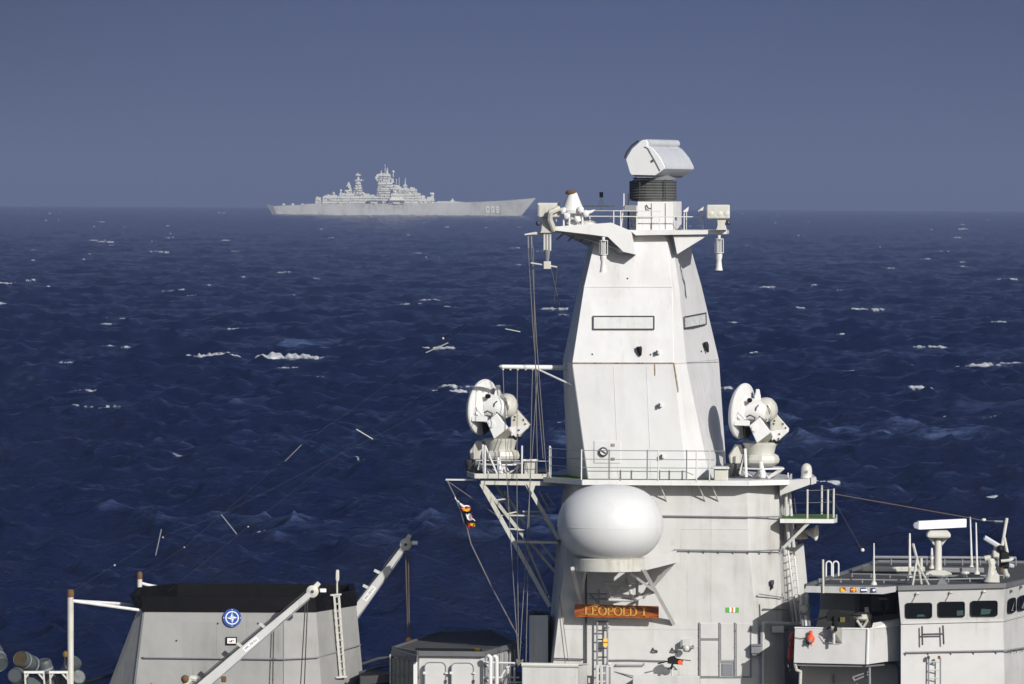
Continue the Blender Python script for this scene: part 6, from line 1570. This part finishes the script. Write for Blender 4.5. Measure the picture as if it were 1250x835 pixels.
for (x, y), ax, r_, L_c, lb, brown, d in cans:
    ax = Vector(ax).normalized(); c = P(x, y, d)
    q = thing('raft_canister', lb, 'raft canister', c - ax * L_c, 'life raft canisters at the lower left')
    pr = [(r_ * .3, -L_c), (r_ * .8, -L_c + .04), (r_ * .97, -L_c + .15), (r_, -L_c * .55), (r_ * 1.05, -L_c * .52), (r_ * 1.05, -L_c * .48), (r_, -L_c * .45), (r_ * .98, -.12), (r_ * .93, -.03), (r_ * .86, 0), (r_ * .8, -.02), (r_ * .02, -.02)]
    MB().lathe(pr, c, ax, 28).build('shell', M['canister'], q)
    MB().lathe([(r_ * .8, 0), (r_ * .8, .012), (.001, .014)], c - ax * .02, ax, 24).build('end_cap', (paint('brown_cap', (.06, .043, .02), .7, dirt=.3, scale=4) if brown else M['canister']), q)
    for t_ in (.25, .75): MB().lathe([(r_ * 1.0, 0), (r_ * 1.03, .01), (r_ * 1.03, .05), (r_ * 1.0, .06)], c - ax * (L_c * t_), ax, 28).build('strap', M['dull'], q)
for i, (x0, x1, d) in enumerate(((29.5, 54, 1.9), (60, 83, 2.6))):
    q = thing('raft_rack', ('left' if i == 0 else 'right') + ' grey bracket rack with a white top bar holding raft canisters', 'rack', P((x0 + x1) / 2, 835, d), 'racks of the life raft canisters')
    MB().bar(P(x0, 820.5, d), P(x1, 820.5, d), .07, .16).build('top_bar', M['white'], q)
    for a, b_ in (((x0 + 1, 821), (x0 + 3, 860)), ((x1 - 1, 821), (x1 + 3, 860)), ((x0 + 5, 822), (x0 + 1, 829)), ((x1 - 7, 822), (x1 - 1, 829))):
        MB().bar(P(*a, d), P(*b_, d), .05, .08).build('rack_leg', M['cream'], q)
cable('deck_rope', [P(88, 838, 5), P(118, 829, 5), P(139, 823, 5)], .05, M['blackm'], 'thick black rope rising to the left foot of the funnel', 'rope')
# deck clutter seen right of the funnel foot
q = thing('deck_winch', 'dark winch deck with pipes between the funnel and the low deckhouse', 'winch deck', P(458, 835, 6))
MB().ring([[P(440, y0, 4), P(476, y0 - 3, 4), P(478, y0 - 8, 12), P(436, y0 - 8, 12)] for y0 in (836, 826)]).build('plinth', M['roof'], q)
for y, d in ((822, 5), (812, 8)): MB().pipe([P(438, y, d), P(462, y - 8, d), P(480, y - 10, d)], .05).build('pipe', M['dark'], q)

# ================================================================= LOW DECKHOUSE
lh = thing('low_deckhouse', 'low grey deckhouse with dark angled roof and two rounded doors', 'deckhouse', P(555, 835, 5))
zl = P(550, 799, 2).z
rr = [zx(480, 4.0, zl), zx(511, 2.2, zl), zx(590.5, 2.0, zl), zx(632.5, 6.6, zl), zx(600, 12.2, zl), zx(538, 11.6, zl)]
MB().prism(rr, (0, 0, .05)).build('roof', M['roof'], lh)
mb = MB(); cs = rr + [rr[0]]
for i, (a, c) in enumerate(zip(cs[:-1], cs[1:])): mb.bar(a + Vector((0, 0, .02)), c + Vector((0, 0, .02)), .15, .1)
mb.build('roof_rim', M['roofrim'], lh)
ctr_ = Vector((P(556, 790, 7).x, 207, 0))
def shr(p, k, z): return Vector((p.x + (ctr_.x - p.x) * k, p.y + (ctr_.y - p.y) * k, z))
MB().ring([[shr(p, .02, zl - .06) for p in rr], [shr(p, .02, zl - 2.6) for p in rr]]).build('wall', M['grey'], lh, bevel=.01)
MB().prism([P(480.5, 791, 3.9), P(511, 800, 2.1), P(510, 808, 2.05), P(478, 800, 3.8)], (-.05, -.15, -.0)).build('slanted_fascia', M['roofrim'], lh)
for k in range(6):
    t_ = k / 5; x = 482 + 24 * t_; y = 797 + 6.5 * t_
    MB().prism([P(x, y - 1.5, 3.6 - 1.4 * t_), P(x + 3, y, 3.5 - 1.4 * t_), P(x + 1, y + 2.5, 3.5 - 1.4 * t_)], (0, -.12, 0)).build('fascia_bracket', M['white'], lh)
lo = MB().prism([P(476.5, 803, 3.7), P(504, 806, 2.3), P(504, 880, 2.3), P(476.5, 880, 3.7)], (0, .1, 0)).build('louver_panel', M['louver'], lh)
for k in range(1, 5): MB().bar(P(476.5 + 5.5 * k, 803.6 + .6 * k, 3.68 - .28 * k), P(476.5 + 5.5 * k, 880, 3.68 - .28 * k), .03, .04).build('louver_fin', M['dull'], lo)
MB().bar(P(476, 821, 3.6), P(504.5, 824, 2.2), .03, .05).build('louver_rail', M['dull'], lo)
MB().pbox(504.5, 804.5, 509.5, 880, 2.15, .3).build('corner_post', M['white'], lh, bevel=.01)
MB().pbox(475.5, 799, 477.5, 880, 3.6, .3).build('corner_post', M['cream'], lh, bevel=.01)
def arch_door(x0, x1, y0, d, label=None):
    pts_ = []; r_ = 6
    for cx, a0 in ((x0 + r_, PI), (x1 - r_, PI * 1.5)):
        for k in range(7): a = a0 + PI / 2 * k / 6; pts_.append((cx + r_ * math.cos(a), y0 + r_ + r_ * math.sin(a)))
    pts_ += [(x1, 880), (x0, 880)]
    o = MB().ppoly(pts_, d - .045, .06).build('door', M['grey'], lh, bevel=.015)
    mb = MB(); mb.pipe([P(x, y, d - .05) for x, y in pts_[:-1] if y < 870] + [P(x1, 850, d - .05)], .018, 6); mb.pipe([P(x0, 850, d - .05), P(x0, y0 + 6, d - .05)], .018, 6); mb.build('door_seal', M['dull'], o)
    for sx_ in (x0 - .5, ): MB().pbox(sx_ - 1.5, 820, sx_ + 1.5, 823, d - .09, .08).build('hinge', M['white'], o)
    MB().pbox(x1 - 1, 821, x1 + 3, 822.5, d - .12, .06).build('door_handle', M['white'], o)
    MB().pbox(x1 - 1, 830, x1 + 1.5, 834, d - .1, .06).build('latch', M['dark'], o)
    return o
arch_door(518.5, 544, 808.6, 2.12); arch_door(551, 578, 809.4, 2.12)
ld_ = MB(); ld_.lathe([(.02, 0), (.09, .03), (.13, .08), (.06, .12)], zx(582, 2.6, zl + .05), n=12).build('brass_lamp', M['brass'], lh)
mb = MB(); mb.bar(zx(507, 2.8, zl + .1), zx(588, 2.6, zl + .1), .08, .10); mb.build('roof_bar', M['blackm'], lh)
for k in range(7):
    t_ = (k + .6) / 7.5; a = rr[2].lerp(rr[3], t_) + Vector((.02, -.03, 0)); MB().bar(a + Vector((0, 0, -.1)), a + Vector((0, 0, -2.4)), .05, .03).build('side_rib', M['dull'], lh)
# white U pipes and light frame to the right
for i, (x, y) in enumerate(((594, 802.5), (601.5, 803))):
    q = MB().pipe([P(x, 806, 1.8), P(x + .5, y - .5, 1.75), P(x + 2.5, y - 1.8, 1.7), P(x + 4.5, y - .2, 1.7), P(x + 4.8, y + 4, 1.7), P(x + 4.8, 870, 1.7)], .06, 10).build('vent_pipe', M['white'])
    tag(q, ('left' if i == 0 else 'right') + ' white swan neck vent pipe beside the low deckhouse', 'pipe', 'white swan neck vent pipes')
fr_ = thing('stair_frame', 'thin white railing frame of a stair between low deckhouse and rope locker', 'railing', P(612, 835, 2.2))
for a, b_ in (((588, 808.5), (634, 809.5)), ((588, 827), (634, 827)), ((604, 840), (618, 815)), ((620, 814), (620, 850)), ((610, 842), (622, 816)), ((628, 811), (628, 850)), ((618, 815), (637, 808)), ((588, 808), (596, 813)), ((588, 826), (597, 832)), ((620, 833), (638, 833))):
    MB().tube(P(*a, 2.2), P(*b_, 2.3), .028, 6).build('rail_bar', M['white'], fr_)
q = thing('rope_coil', 'tangle of halyards belayed at the corner of the rope locker', 'rope coil', P(634, 812, 2.0))
mb = MB(); rr2 = random.Random(4); pts_ = [P(634 + rr2.uniform(-5, 5), 809 + rr2.uniform(-4, 5), 2.0 + rr2.uniform(-.15, .15)) for k in range(16)]
mb.pipe(pts_, .03, 6); mb.build('coil', M['rope'], q)
